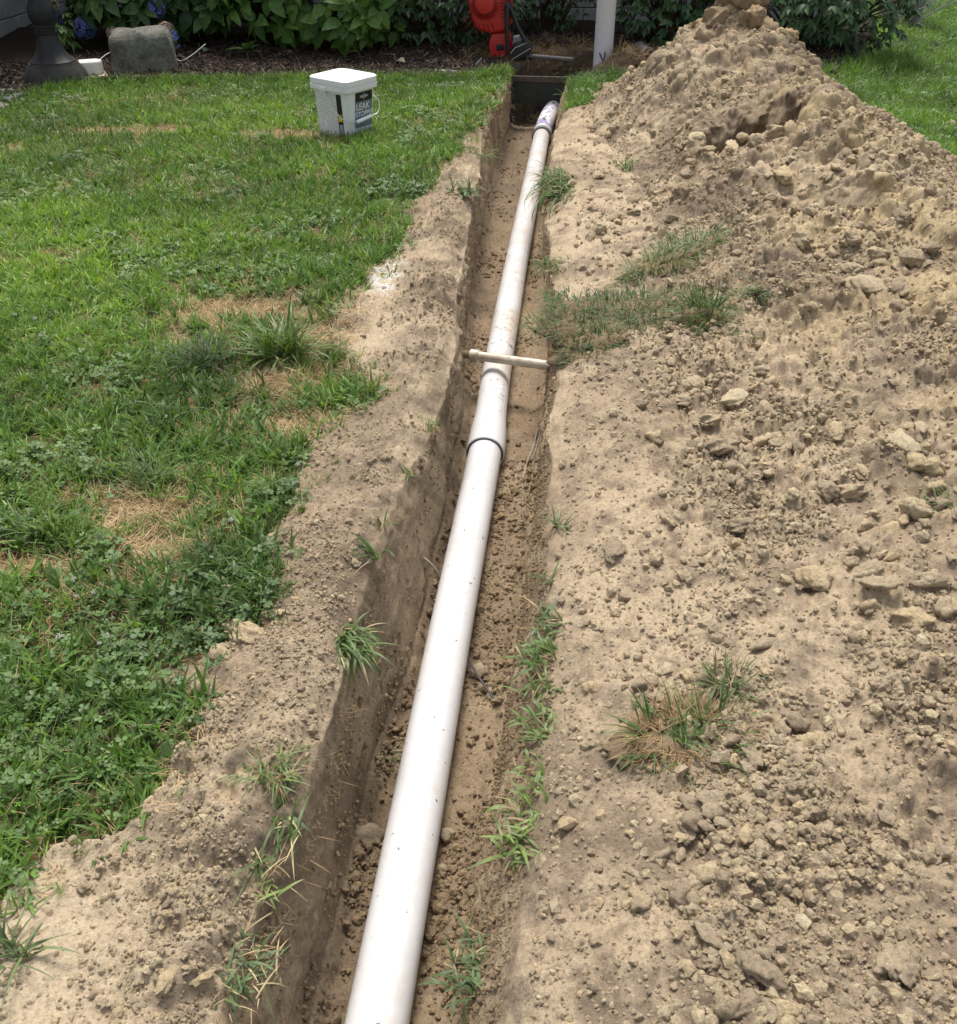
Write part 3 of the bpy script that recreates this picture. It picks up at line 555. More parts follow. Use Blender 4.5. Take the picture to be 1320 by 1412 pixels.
def floor_clod(px, py, sz, label):
    p = un(px, py, -0.34); o = bpy.data.objects.new('dirt_clod', big[random.randrange(7)]); COL.objects.link(o)
    o.location = (p[0], p[1], float(floor_z(p[0:1], p[1:2])[0]) + sz * 0.4); o.scale = (sz * 1.1, sz, sz * 0.9); o.rotation_euler = (0.2, 0.1, random.uniform(0, 6)); tag(o, label, 'soil clod')
floor_clod(661, 922, 0.022, 'pale clod on the trench floor beside the dark cable')
floor_clod(617, 1150, 0.017, 'round clod on the trench floor right of the near pipe')
floor_clod(502, 1150, 0.028, 'dark crumbly clod wedged between trench wall and near pipe')
floor_clod(608, 1195, 0.012, 'small clod on the trench floor under the round clod')

# ------------------------------------------------------------------ pipes
def pvc(name, dirty=0.0, tone=(0.64, 0.64, 0.655), printed=False, aged=False):
    n = NT(name); c = n.mix(n.ramp(n.noise(3, 3), [(0.4, 0.0), (0.7, 1.0)]), tone, tuple(v * 0.95 for v in tone))
    sp = n.ramp(n.noise(55, 2, 0.6), [(0.70 - dirty * 0.02, 0.0), (0.725 - dirty * 0.02, 1.0)]); c = n.mix(sp, c, (0.10, 0.08, 0.06))
    if dirty:
        d = n.math('MULTIPLY', n.ramp(n.noise(2.2, 4, 0.6), [(0.50, 0.0), (0.62, 1.0)]), n.ramp(n.noise(34, 5, 0.78), [(0.56, 0.0), (0.61, 1.0)])); c = n.mix(d, c, (0.055, 0.042, 0.03))
        e = n.math('MULTIPLY', n.ramp(n.noise(3.1, 3, 0.6), [(0.42, 0.0), (0.70, 0.9)]), n.ramp(n.noise(17, 5, 0.7), [(0.35, 0.2), (0.65, 1.0)])); c = n.mix(e, c, (0.50, 0.41, 0.28))
    if aged: c = n.mix(n.ramp(n.noise(14, 5, 0.7), [(0.45, 0.0), (0.75, 0.8)]), c, (0.30, 0.22, 0.13))
    if not dirty:
        e = n.math('MULTIPLY', n.ramp(n.noise(4.0, 5, 0.7), [(0.38, 0.05), (0.70, 0.6)]), n.ramp(n.noise(45, 5, 0.8), [(0.38, 0.0), (0.65, 1.0)])); c = n.mix(e, c, (0.50, 0.43, 0.34))
    if printed:
        sx = n.t.nodes.new('ShaderNodeSeparateXYZ'); n.t.links.new(n.tc.outputs['UV'], sx.inputs[0])
        band = n.math('LESS_THAN', n.math('ABSOLUTE', n.math('SUBTRACT', sx.outputs[1], 0.135)), 0.011)
        cb = n.t.nodes.new('ShaderNodeCombineXYZ'); n.t.links.new(n.math('MULTIPLY', sx.outputs[0], 60.0), cb.inputs[0]); n.t.links.new(n.math('MULTIPLY', sx.outputs[1], 130.0), cb.inputs[1])
        ink = n.ramp(n.noise(1.6, 1, 0.5, cb.outputs[0]), [(0.47, 0.0), (0.5, 0.65)]); gap = n.ramp(n.noise(2.2, 1, 0.5), [(0.42, 0.0), (0.46, 1.0)])
        c = n.mix(n.math('MULTIPLY', n.math('MULTIPLY', n.math('MULTIPLY', band, ink), gap), 0.55), c, (0.62, 0.30, 0.28))
    return n.fin(c, 0.34, None, 0.45)
M['pvc'] = pvc('white_pvc'); M['pvc_dirty'] = pvc('soiled_pvc', 1.0, printed=True); M['pvc_old'] = pvc('old_pvc', 1.0, (0.66, 0.63, 0.53), aged=True)
_n = NT('primed_pvc'); M['pvc_primer'] = _n.fin(_n.mix(_n.ramp(_n.noise(11, 4, 0.6), [(0.52, 0.0), (0.60, 0.8)]), _n.mix(_n.ramp(_n.noise(19, 4, 0.7), [(0.56, 0.0), (0.62, 1.0)]), (0.70, 0.70, 0.72), (0.05, 0.04, 0.035)), (0.25, 0.20, 0.42)), 0.35)
M['black'] = plain('black_plastic', (0.018, 0.018, 0.02), 0.4); M['grey'] = plain('grey_plastic', (0.22, 0.22, 0.225), 0.5, 0.3)
def pipe_mesh(name, path, rad, seg=40, inner=None, cap=True):
    path = [Vector(p) for p in path]; n = len(path); rad = rad if hasattr(rad, '__len__') else [rad] * n; V = []; UV = []; acc = 0
    for i in range(n):
        d = (path[min(i + 1, n - 1)] - path[max(i - 1, 0)]).normalized(); a = d.cross(Vector((0, 0, 1))).normalized(); b = a.cross(d)
        if i: acc += (path[i] - path[i - 1]).length
        for k in range(seg): V.append(path[i] + (a * math.cos(6.28318 * k / seg) + b * math.sin(6.28318 * k / seg)) * rad[i]); UV.append((acc, k / seg))
    Fc = [(i * seg + k, i * seg + (k + 1) % seg, (i + 1) * seg + (k + 1) % seg, (i + 1) * seg + k) for i in range(n - 1) for k in range(seg)]
    if cap: Fc += [tuple(range(seg))[::-1], tuple(range((n - 1) * seg, n * seg))]
    me = bpy.data.meshes.new(name); me.from_pydata([tuple(v) for v in V], [], Fc); ul = me.uv_layers.new(name='UVMap')
    for p in me.polygons:
        p.use_smooth = len(p.vertices) == 4
        for li, vi in zip(p.loop_indices, p.vertices):
            u = UV[vi]; ul.data[li].uv = (u[0], u[1])
    bm = bmesh.new(); bm.from_mesh(me); bmesh.ops.recalc_face_normals(bm, faces=bm.faces)
    for e in bm.edges:
        if len(e.link_faces) == 2 and e.calc_face_angle(0) > R(35): e.smooth = False
    bm.to_mesh(me); bm.free(); return me
PR = 0.0572; PZ = -0.300
def axis(y): return Vector((np.interp(y, [0.2, 1.9, 2.86, 3.4, 4.6, 7.6], [-0.2685, -0.271, -0.267, -0.281, -0.289, -0.287]), y, PZ))
def unY(px, py, z): return un(px, py, z)
J = un(670, 607, -0.245)[1]                              # where the near pipe slips into the bell of the far one
t = empty('drain_pipe', axis(1.0)); tag(t, 'long clean white plastic pipe in the near half of the trench', 'pipe')
def seg_pts(y0, y1, n): return [axis(y0 + (y1 - y0) * i / n) - t.location for i in range(n + 1)]
obj('pipe_wall', pipe_mesh('pipe_wall', seg_pts(0.25, J + 0.12, 24), PR), M['pvc'], t)
t = empty('drain_pipe', axis(4.0)); tag(t, 'far white plastic pipe with soil specks and faded red print', 'pipe')
yb = J + 0.155
obj('pipe_wall', pipe_mesh('pipe_wall', seg_pts(yb + 0.05, 7.25, 30), PR), M['pvc_dirty'], t)
rb = PR + 0.0095
belly = [(J, rb - .004), (J + .002, rb), (J + 0.04, rb), (J + 0.10, rb - .001), (yb, rb - .003), (yb + .05, PR + .0035), (yb + .10, PR + .0012), (yb + 0.16, PR + .0003)]
bm_ = obj('bell', pipe_mesh('bell', [axis(y) - t.location for y, r in belly], [r for y, r in belly], cap=False), M['pvc'], t)
g_ = [(J + .004, PR + .0005), (J + .0015, PR + .0008), (J + .0012, rb - .0045)]
obj('gap_ring', pipe_mesh('gap_ring', [axis(y) - t.location for y, r in g_], [r for y, r in g_], cap=False), M['black'], t)  # flat black ring stands in for the shaded gap inside the bell mouth
e0 = Vector((-0.287, 7.24, PZ)); t = empty('pipe_elbow', e0); tag(t, 'white bent pipe fitting with grey band at the far trench end', 'pipe fitting')
pp = [(-0.287, 7.20, PZ), (-0.287, 7.30, PZ), (-0.285, 7.38, PZ), (-0.276, 7.48, PZ + .025), (-0.256, 7.60, PZ + .055), (-0.222, 7.75, PZ + .08), (-0.08, 8.05, PZ + .11), (0.12, 8.30, PZ + .13)]
obj('pipe_wall', pipe_mesh('pipe_wall', [Vector(p) - e0 for p in pp], [PR + .009, PR + .009] + [PR + .004] * 6), M['pvc_primer'], t)
pp = [(-0.287, 7.17, PZ), (-0.287, 7.172, PZ), (-0.287, 7.23, PZ), (-0.287, 7.235, PZ)]
obj('clamp_band', pipe_mesh('clamp_band', [Vector(p) - e0 for p in pp], [PR + .006, PR + .013, PR + .013, PR + .008]), M['grey'], t)
# the small old pipe across the trench
cz = -0.205; A = Vector(un(653, 490, cz)); B = Vector(un(772, 506, cz + 0.02)); d = (B - A).normalized()
t = empty('crossing_pipe', A); tag(t, 'thin old yellowed pipe crossing over the big white pipe', 'pipe')
obj('pipe_wall', pipe_mesh('pipe_wall', [(0, 0, 0), d * 0.1, d * 0.2, d * ((B - A).length + 0.28)], 0.0185, 20), M['pvc_old'], t)
obj('coupling', pipe_mesh('coupling', [d * -0.012, d * -0.010, d * 0.022, d * 0.024], [0.019, 0.0235, 0.0235, 0.02], 20), M['pvc_old'], t)
obj('hose_stub', pipe_mesh('hose_stub', [d * -0.13 + Vector((0, 0, .004)), d * -0.05, d * -0.008], 0.0155, 14), M['damp_clod'], t)
def cable(name, pts, r, mat, label, cat):
    pts = [Vector(p) for p in pts]; fine = []
    for i in range(len(pts) - 1):
        p0 = pts[max(i - 1, 0)]; p1 = pts[i]; p2 = pts[i + 1]; p3 = pts[min(i + 2, len(pts) - 1)]
        for k in range(6):
            q = k / 6; fine.append(0.5 * ((2 * p1) + (p2 - p0) * q + (2 * p0 - 5 * p1 + 4 * p2 - p3) * q * q + (3 * p1 - p0 - 3 * p2 + p3) * q ** 3))
    fine.append(pts[-1]); b = MB(); b.tube(fine, r, 8); return tag(obj(name, b.mesh(name), mat), label, cat)
fz = -0.335
M['dark_cable'] = plain('dark_cable', (0.05, 0.05, 0.05), 0.5); M['pale_root'] = plain('pale_root', (0.38, 0.33, 0.26), 0.8, 0.3); M['white_cable'] = plain('white_cable', (0.55, 0.55, 0.52), 0.5)
cable('cable', [un(645, 905, fz + .02), un(655, 925, fz + .012), un(668, 945, fz + .006), un(683, 966, fz)], 0.0035, M['dark_cable'], 'short dark cable end on the trench floor', 'cable')
cable('root', [un(582, 768, -0.24), un(592, 775, -0.25), un(602, 787, -0.28), un(607, 800, -0.31)], 0.0032, M['pale_root'], 'pale curved root poking from the left trench wall', 'root')
cable('straw_stem', [un(742, 590, fz), un(735, 615, fz + .01), un(726, 640, fz + .004), un(721, 660, fz)], 0.0018, M['pale_root'], 'thin dry straw stem on the trench floor by the bell joint', 'straw')
cable('straw_stem', [un(745, 596, fz), un(738, 622, fz + .008), un(731, 634, fz)], 0.0015, M['pale_root'], 'shorter dry straw beside the thin stem on the trench floor', 'straw')
# ====PART3 grass
def blade(L, w, lean, curl, az, base=(0, 0, 0), seg=4, twist=0.0):
    """one grass blade: a tapering folded strip that leans and droops"""
    v = []; f = []; th = lean; x = z = 0.0; ca, sa = math.cos(az), math.sin(az)
    for i in range(seg + 1):
        q = i / seg; ww = w * (0.65 + 0.7 * q if q < 0.4 else 0.93 * (1 - ((q - 0.4) / 0.6) ** 1.7)) / 2
        a2 = az + 1.5708 + twist * q; dx, dy = math.cos(a2) * ww, math.sin(a2) * ww
        p = (base[0] + x * ca, base[1] + x * sa, base[2] + z)
        if i < seg: v += [(p[0] - dx, p[1] - dy, p[2]), (p[0] + dx, p[1] + dy, p[2])]
        else: v += [p]
        th += curl / seg * (0.35 if i < 1 else 1.2) ; x += math.sin(th) * L / seg; z += math.cos(th) * L / seg
    for i in range(seg - 1): f.append((2 * i, 2 * i + 1, 2 * i + 3, 2 * i + 2))
    f.append((2 * seg - 2, 2 * seg - 1, 2 * seg)); return v, f
def tuft_mesh(name, n, L, w, lean, curl, spread, seed, seg=4, bias=None):
    rs = random.Random(seed); b = MB()
    for _ in range(n):
        az = rs.uniform(0, 6.283) if bias is None else rs.gauss(bias, 0.7); r = spread * math.sqrt(rs.random()); a2 = rs.uniform(0, 6.283)
        v, f = blade(rs.uniform(*L), rs.uniform(*w), rs.uniform(*lean), rs.uniform(*curl), az, (r * math.cos(a2), r * math.sin(a2), -0.004), seg, rs.uniform(-.8, .8)); b.add(v, f)
    me = bpy.data.meshes.new(name); me.from_pydata(b.v, [], b.f)
    for p in me.polygons: p.use_smooth = True
    return me
def clover_mesh(name, n, seed, spread=0.03, hi=0.055, size=0.010):
    rs = random.Random(seed); b = MB()
    for _ in range(n):
        r = spread * math.sqrt(rs.random()); a = rs.uniform(0, 6.283); h = rs.uniform(0.4, 1) * hi; cx, cy = r * math.cos(a), r * math.sin(a); tx, ty = cx + rs.uniform(-.012, .012), cy + rs.uniform(-.012, .012)
        v, f = blade(h, 0.0016, 0.1, 0.1, rs.uniform(0, 6.28), (cx, cy, 0), 2); b.add(v, f); sz = size * rs.uniform(.7, 1.25); a0 = rs.uniform(0, 6.28); tl = rs.uniform(-.35, .35); tb = rs.uniform(-.35, .35)
        for k in range(3):
            an = a0 + k * 2.094; pts = [(0, 0, 0.0), (.45, -.42, .10), (.95, -.50, .16), (1.18, 0, .04), (.95, .50, .16), (.45, .42, .10)]
            v = []
            for (l, s_, u) in pts:
                x = (l * math.cos(an) - s_ * math.sin(an)) * sz; y = (l * math.sin(an) + s_ * math.cos(an)) * sz; v.append((tx + x, ty + y, h + u * sz + x * tl + y * tb))
            b.add(v, [(0, 1, 2, 3), (0, 3, 4, 5)])
    me = bpy.data.meshes.new(name); me.from_pydata(b.v, [], b.f)
    for p in me.polygons: p.use_smooth = True
    return me
def broad_mesh(name, n, seed, L=(0.03, 0.07), w=(0.012, 0.022), spread=0.02):
    return tuft_mesh(name, n, L, w, (0.5, 1.2), (0.1, 0.7), spread, seed, 5)
KIND = []
for k in range(4): KIND.append((tuft_mesh('fine', 17, (0.03, 0.075), (0.0022, 0.0042), (0.0, 0.9), (0.1, 1.3), 0.028, 20 + k), M['grass']))        # 0-3 fine turf
for k in range(3): KIND.append((tuft_mesh('coarse', 9, (0.035, 0.085), (0.0055, 0.0095), (0.2, 1.0), (0.2, 1.2), 0.022, 30 + k), M['grass']))      # 4-6 broad crabgrass
for k in range(3): KIND.append((clover_mesh('clover', 7, 40 + k, 0.03, 0.05, (0.0075, 0.0095, 0.011)[k]), M['clover']))                                                                   # 7-9 clover
for k in range(3): KIND.append((tuft_mesh('straw', 13, (0.03, 0.08), (0.0015, 0.003), (0.9, 1.5), (0.0, 0.6), 0.035, 50 + k), M['straw']))         # 10-12 dead straw
for k in range(2): KIND.append((broad_mesh('weed', 8, 60 + k), M['clover']))                                                                      # 13-14 broad weeds
for k in range(2): KIND.append((tuft_mesh('long', 14, (0.07, 0.14), (0.003, 0.005), (0.05, 0.6), (0.3, 1.4), 0.02, 65 + k), M['grass']))           # 15-16 long fringe grass
DEAD = [(-1.087, 1.954, .17, .10), (-0.93, 2.72, .16, .13), (-1.20, 3.25, .26, .16), (-2.565, 5.834, .20, .10), (-1.75, 5.80, .32, .09), (-2.94, 5.75, .2, .10), (-1.30, 1.70, .16, .06), (-0.88, 3.02, .12, .22), (-0.80, 2.42, .10, .08), (-0.98, 1.80, .10, .05)]
def dead_field(x, y):
    d = np.zeros_like(x)
    for cx, cy, rx, ry in DEAD: d = np.maximum(d, np.exp(-(((x - cx) / rx) ** 2 + ((y - cy) / ry) ** 2) * 1.2))
    return np.clip(d + 0.35 * fbm(x, y, 0.12, 3, 801) * (d > 0.1), 0, 1)
def lawn_field(x, y):
    """bright yellow-green, mid and blue-green patches"""
    t = 0.44 + 0.28 * fbm(x, y, 0.5, 3, 811) + 0.10 * fbm(x, y, 0.12, 2, 812)
    b = np.exp(-(((x + 2.15) / 0.75) ** 2 + ((y - 3.75) / 0.85) ** 2)); t = t + 0.46 * b
    t = t + 0.20 * np.exp(-(((x + 1.9) / 1.6) ** 2 + ((y - 6.4) / 0.9) ** 2)) - 0.10 * np.exp(-(((x + 1.1) / 0.5) ** 2 + ((y - 2.2) / 1.0) ** 2))
    t = t + 0.02 * sstep(3.0, 1.6, y) * sstep(-2.2, -1.2, x) - 0.06; t = t + np.where(x > 1.2, 0.08, 0)
    return t
def build_grass():
    P = []; I = []; S = []; T = []; TL = []
    def put(x, y, z, idx, s, t, tl=0.25): P.append(np.stack([x, y, z], -1)); I.append(idx); S.append(s); T.append(t); TL.append(np.full(len(x), tl))
    def pick(n, lo, hi): return RNG.integers(lo, hi, n)
    def region(x, y, fringe=True):
        n = len(x); t = lawn_field(x, y); dd = dead_field(x, y); rnd = RNG.random(n)
        cl = sstep(0.02, 0.40, fbm(x, y, 0.34, 4, 821)); cl = np.maximum(cl, 0.62 * np.exp(-(((x + 0.95) / 0.42) ** 2 + ((y - 1.25) / 0.42) ** 2))); cr = sstep(0.0, 0.25, fbm(x, y, 0.5, 3, 822)); cr = np.maximum(cr, np.exp(-(((x + 1.9) / 0.7) ** 2 + ((y - 3.4) / 0.6) ** 2)))
        kind = np.where(rnd < 0.62, pick(n, 0, 4), np.where(rnd < 0.70, pick(n, 13, 15), pick(n, 4, 7)))
        r2 = RNG.random(n); kind = np.where(r2 < 0.42 * cl, pick(n, 7, 10), kind); kind = np.where((r2 > 0.55) & (RNG.random(n) < cr * 0.75), pick(n, 4, 7), kind)
        kind = np.where(RNG.random(n) < 0.13 + 0.26 * sstep(0.15, -0.3, fbm(x, y, 0.35, 3, 823)), pick(n, 10, 13), kind)
        kind = np.where(RNG.random(n) < dd * 1.1, pick(n, 10, 13), kind); keep = RNG.random(n) < 1 - 0.25 * dd
        edge = 1 - 0.0 * x
        s = RNG.uniform(0.7, 1.2, n) * (1 - 0.35 * dd) * edge; x, y, kind, s, t = x[keep], y[keep], kind[keep], s[keep], t[keep]
        put(x, y, ground_z(x, y), kind, s, t + RNG.normal(0, 0.10, len(x)))
    x = []; y = []
    for x0, x1, y0, y1, dens in ((-2.2, -0.55, 0.3, 2.4, 2300), (-3.2, -0.55, 2.4, 4.5, 1700), (-4.6, -0.5, 4.5, 7.72, 1350), (-5.4, -3.2, 2.4, 4.5, 300)):
        n = int((x1 - x0) * (y1 - y0) * dens); x.append(RNG.uniform(x0, x1, n)); y.append(RNG.uniform(y0, y1, n))
    x = np.concatenate(x); y = np.concatenate(y)
    k = (dirtmask(x, y) < 0.5) & (y < bed_front(x) + 0.02); x, y = x[k], y[k]
    region(x, y)
    for cx, cy, rx, ry in DEAD:
        m_ = int(1500 * rx * ry * 6); xx = RNG.normal(cx, rx * 0.75, m_); yy = RNG.normal(cy, ry * 0.75, m_); k = xx < LIPL(yy) - 0.12; xx, yy = xx[k], yy[k]; put(xx, yy, ground_z(xx, yy), pick(len(xx), 10, 13), RNG.uniform(0.45, 0.95, len(xx)), RNG.uniform(0.2, 1, len(xx)))
    # ragged edge: stray tufts and torn straw just outside the turf
    x = RNG.uniform(-1.3, -0.45, 30000); y = RNG.uniform(0.4, 7.2, 30000); k = (dirtmask(x, y) > 0.5) & (x < LIPL(y) - 0.03); x, y = x[k], y[k]; k = (dirtmask(x + RNG.normal(0, .045, len(x)), y + RNG.normal(0, .045, len(x))) < 0.5) & (RNG.random(len(x)) < 0.55); x, y = x[k], y[k]; m_ = len(x)
    kk = np.where(RNG.random(m_) < 0.5, pick(m_, 10, 13), np.where(RNG.random(m_) < 0.5, pick(m_, 0, 4), pick(m_, 4, 10))); put(x, y, ground_z(x, y) - 0.004, kk, RNG.uniform(0.4, 0.85, m_), lawn_field(x, y))
    # sparse stragglers on the bare bank
    x = RNG.uniform(-1.2, -0.5, 1400); y = RNG.uniform(0.5, 6.8, 1400); k = (dirtmask(x, y) > 0.5) & (x < LIPL(y) - 0.02) & (RNG.random(1400) < 0.10); x, y = x[k], y[k]
    put(x, y, ground_z(x, y), pick(len(x), 10, 13), RNG.uniform(0.4, 0.8, len(x)), RNG.random(len(x)))
    # fringe of long grass along the bed
    x = RNG.uniform(-4.0, -0.55, 900); y = bed_front(x) - RNG.random(900) ** 2 * 0.16 + 0.02
    put(x, y, ground_z(x, y), pick(900, 15, 17), RNG.uniform(0.5, 1.0, 900), lawn_field(x, y) + 0.05)
    # right-hand lawn and the strip left between board and heap
    for x0, x1, y0, y1, dens in ((1.2, 4.2, 4.5, 7.7, 1000), (1.5, 6.0, 7.7, 11.0, 700), (2.0, 9.0, 11.0, 17.0, 260), (-0.2, 0.5, 6.3, 7.7, 1900), (3.4, 6.5, 4.0, 7.7, 150)):
        n = int((x1 - x0) * (y1 - y0) * dens); xx = RNG.uniform(x0, x1, n); yy = RNG.uniform(y0, y1, n)
        k = ((dirtmask(xx, yy) < 0.5) & (mound_z(xx, yy) < base_z(xx, yy) + 0.01)) | ((yy > 7.7) & (xx > 1.9 + 0.35 * np.maximum(yy - 8.0, 0) + 0.1 * fbm(xx, yy, 0.4, 2, 830))); xx, yy = xx[k], yy[k]; n = len(xx)
        kk = np.where(RNG.random(n) < 0.75, pick(n, 0, 4), np.where(RNG.random(n) < 0.6, pick(n, 4, 7), pick(n, 7, 10))); kk = np.where(RNG.random(n) < 0.05, pick(n, 15, 17), kk)
        zz = np.where((yy > 7.7) | (xx > 3.4), -0.05, ground_z(xx, yy)); put(xx, yy, zz, kk, RNG.uniform(0.8, 1.35, n) * np.where(yy > 11, 1.6, 1.0), lawn_field(xx, yy) + RNG.normal(0, .1, n))
    # long grass at the foot of the right-hand shrub
    n = 420; xx = RNG.uniform(1.5, 2.6, n); yy = 7.7 + 0.9 * (xx - 1.5) + RNG.normal(0, 0.16, n); put(xx, yy, np.where(yy > 7.7, -0.03, 0.0), pick(n, 15, 17), RNG.uniform(0.7, 1.5, n), lawn_field(xx, yy))
    P = np.concatenate(P); I = np.concatenate(I); S = np.concatenate(S); T = np.concatenate(T); n = len(P)
    rot = np.stack([RNG.normal(0, 0.22, n), RNG.normal(0, 0.22, n), RNG.uniform(0, 6.283, n)], -1)
    print('grass tufts', n)
    return tag(instancer('grass', KIND, P, rot, S, I, np.clip(T, 0, 1)), 'patchy green lawn of grass, clover and dry straw')
build_grass()
def lip_roots():
    pr = [(tuft_mesh('root_hairs', 7, (0.012, 0.045), (0.0005, 0.0010), (1.5, 2.9), (-2.2, 2.2), 0.025, 970 + k, 7, 0.0), M['root']) for k in range(4)]
    n = 300; y = np.exp(RNG.uniform(math.log(0.9), math.log(7.9), n)) - 0.5; left = RNG.random(n) < 0.85
    x = np.where(left, LIPL(y) + 0.003, LIPR(y) - 0.004); z = np.where(left, -0.025 - 0.05 * RNG.random(n), -0.03 - 0.03 * RNG.random(n))
    rot = np.stack([RNG.normal(0, .3, n), RNG.normal(0, .3, n), np.where(left, 0, math.pi) + RNG.normal(0, .6, n)], -1)
    return tag(instancer('fine_roots', pr, np.stack([x, y, z], -1), rot, RNG.uniform(0.6, 1.5, n), RNG.integers(0, 4, n), RNG.random(n)), 'hair-thin roots hanging from the topsoil along the trench lips')
lip_roots()
# ====PART4 sprigs, sod, walls, plants and things
def tuft(px, py, label, z=None, big=1.0, n=26, L=(0.05, 0.12), w=(0.003, 0.006), lean=(0.1, 1.0), curl=(0.3, 1.5), spread=0.02, mat='sprig', bias=None, seed=None, xyz=None, name='grass_tuft', cat='grass tuft', roots=0, group=None, stretch=(1, 1, 1), rz=0):
    if xyz is None:
        zz = 0.0 if z is None else z
        for _ in range(4 if z is None else 1):
            p = un(px, py, zz)
            if z is None: zz = float(surf_z(p[0:1], p[1:2])[0])
        xyz = (p[0], p[1], zz)
    sd_ = int(px * 7 + py) if seed is None else seed
    n = int(n * 1.5); L = (L[0] * big, L[1] * big); spread *= big; me = tuft_mesh('blades', n, L, w, lean, curl, spread, sd_, 6, bias); t = empty(name, xyz, rz); t.scale = stretch; tag(t, label, cat, group)
    obj('blades', me, M[mat], t)
    obj('dry_blades', tuft_mesh('dry_blades', max(3, n // 4), (L[0] * .7, L[1] * .9), (w[0] * .6, w[1] * .6), (0.7, 1.6), (0.3, 1.6), spread * 1.2, sd_ + 5, 5, bias), M['straw_dull'], t)
    if roots: obj('roots', tuft_mesh('roots', roots, (L[0] * 0.5, L[1] * 0.7), (0.0012, 0.0024), (0.8, 2.2), (0.2, 1.5), spread * 1.3, sd_ + 1, 5, bias), M['root'], t)
    return t
# left lip of the trench
tuft(474, 885, 'thick green grass clump hanging over the left trench lip', n=60, L=(0.06, 0.13), w=(0.004, 0.008), lean=(0.3, 1.2), curl=(0.9, 2.4), spread=0.045, bias=-0.9, roots=24)
tuft(372, 1062, 'scruffy half-dry grass clump on the left bank with brown roots', n=40, L=(0.05, 0.10), w=(0.002, 0.004), lean=(0.3, 1.4), spread=0.035, mat='sprig', roots=60)
tuft(372, 1150, 'broad-bladed weed drooping down the left trench wall', n=24, L=(0.03, 0.09), w=(0.003, 0.009), lean=(0.3, 1.7), curl=(0.2, 2.0), spread=0.05, roots=30, stretch=(0.8, 1.7, 1))
tuft(366, 1222, 'small weed on the left trench lip under the drooping weed', n=10, L=(0.02, 0.07), w=(0.003, 0.008), lean=(0.3, 1.8), curl=(0, 1.8), spread=0.035, roots=14)
tuft(325, 1335, 'grey-green clump with dry stems at the lower left trench lip', n=46, L=(0.02, 0.075), w=(0.002, 0.006), lean=(0.3, 1.8), curl=(0, 2), spread=0.055, mat='bluegrass', roots=50)
tuft(588, 588, 'brown dry root tangle on the left trench lip', n=14, L=(0.03, 0.06), w=(0.003, 0.005), spread=0.03, mat='sprig', roots=90)
tuft(522, 768, 'thin green sprig high on the left trench wall', n=9, L=(0.06, 0.11), w=(0.005, 0.008), lean=(0.2, 0.9), spread=0.012)
tuft(526, 722, 'tiny sprig on the left lip above the thin sprig', n=6, L=(0.03, 0.06), w=(0.004, 0.006), spread=0.01)
tuft(560, 650, 'pale wisp of grass on the left lip below the dry tangle', n=8, L=(0.03, 0.06), w=(0.003, 0.005), spread=0.02, roots=8)
tuft(640, 262, 'leafy dark green tuft on the far left lip', n=36, L=(0.05, 0.12), w=(0.006, 0.012), lean=(0.4, 1.4), spread=0.07, mat='clover')
tuft(655, 205, 'wispy grass overhanging the far left trench wall', n=40, L=(0.08, 0.16), w=(0.003, 0.005), lean=(0.5, 1.5), spread=0.09, bias=-0.4)
tuft(510, 548, 'upright sprig where the lawn reaches the left bank', n=10, L=(0.07, 0.12), w=(0.006, 0.010), lean=(0.0, 0.5), curl=(0.1, 0.8), spread=0.02)
tuft(545, 1042, 'few wilted blades on the trench floor left of the pipe', z=-0.335, n=9, L=(0.03, 0.06), w=(0.002, 0.004), lean=(1.0, 1.5), curl=(0, 0.3), spread=0.03, mat='bluegrass')
# right lip: a row of separate sprigs
RL = [(757, 862, 'uppermost'), (748, 905, 'second'), (746, 950, 'third'), (752, 1000, 'fourth'), (748, 1062, 'fifth'), (738, 1118, 'sixth'), (722, 1168, 'lowest and leafiest')]
for k, (px, py, wd) in enumerate(RL):
    tuft(px, py, wd + ' of the green sprigs along the near right trench lip', n=(22, 30, 15, 24, 20, 16, 28)[k], L=(0.035, (0.09, 0.075, 0.10, 0.07, 0.085, 0.07, 0.10)[k]), w=(0.004, (0.008, 0.011, 0.007, 0.010, 0.008, 0.011, 0.010)[k]), lean=(0.4, 1.7), curl=(0.2, 1.9), spread=0.045, group='sprigs along the right trench lip', bias=2.6 if k % 2 else None, roots=6)
tuft(655, 1335, 'dusty grey-green grass clump slumped into the near trench', z=-0.14, n=60, L=(0.03, 0.075), w=(0.003, 0.007), lean=(0.5, 1.6), curl=(0.3, 1.4), spread=0.055, mat='bluegrass', roots=40)
tuft(772, 725, 'dark sprig on the right bank opposite the joint', n=12, L=(0.04, 0.08), w=(0.004, 0.007), spread=0.02, mat='bluegrass', roots=10)
tuft(762, 800, 'single bent sprig on the right lip', n=6, L=(0.05, 0.08), w=(0.003, 0.006), lean=(0.6, 1.3), spread=0.01)
tuft(778, 258, 'long green clump drooping over the far pipe', n=130, L=(0.08, 0.20), w=(0.004, 0.008), lean=(0.5, 1.4), curl=(1.2, 2.6), spread=0.10, bias=3.0, roots=90, stretch=(1, 2.2, 1))
tuft(770, 365, 'ragged weedy fringe on the right lip beyond the sod', n=40, L=(0.05, 0.11), w=(0.004, 0.009), lean=(0.5, 1.6), spread=0.07, bias=3.0, roots=40, mat='sprig')
tuft(775, 410, 'leafy fringe on the right lip next to the overturned sod', n=40, L=(0.05, 0.10), w=(0.005, 0.010), lean=(0.5, 1.6), spread=0.06, bias=3.0, roots=30, mat='clover')
tuft(862, 232, 'small green tuft half buried on the left face of the heap', n=24, L=(0.05, 0.11), w=(0.004, 0.007), lean=(0.2, 1.1), spread=0.04, roots=14)
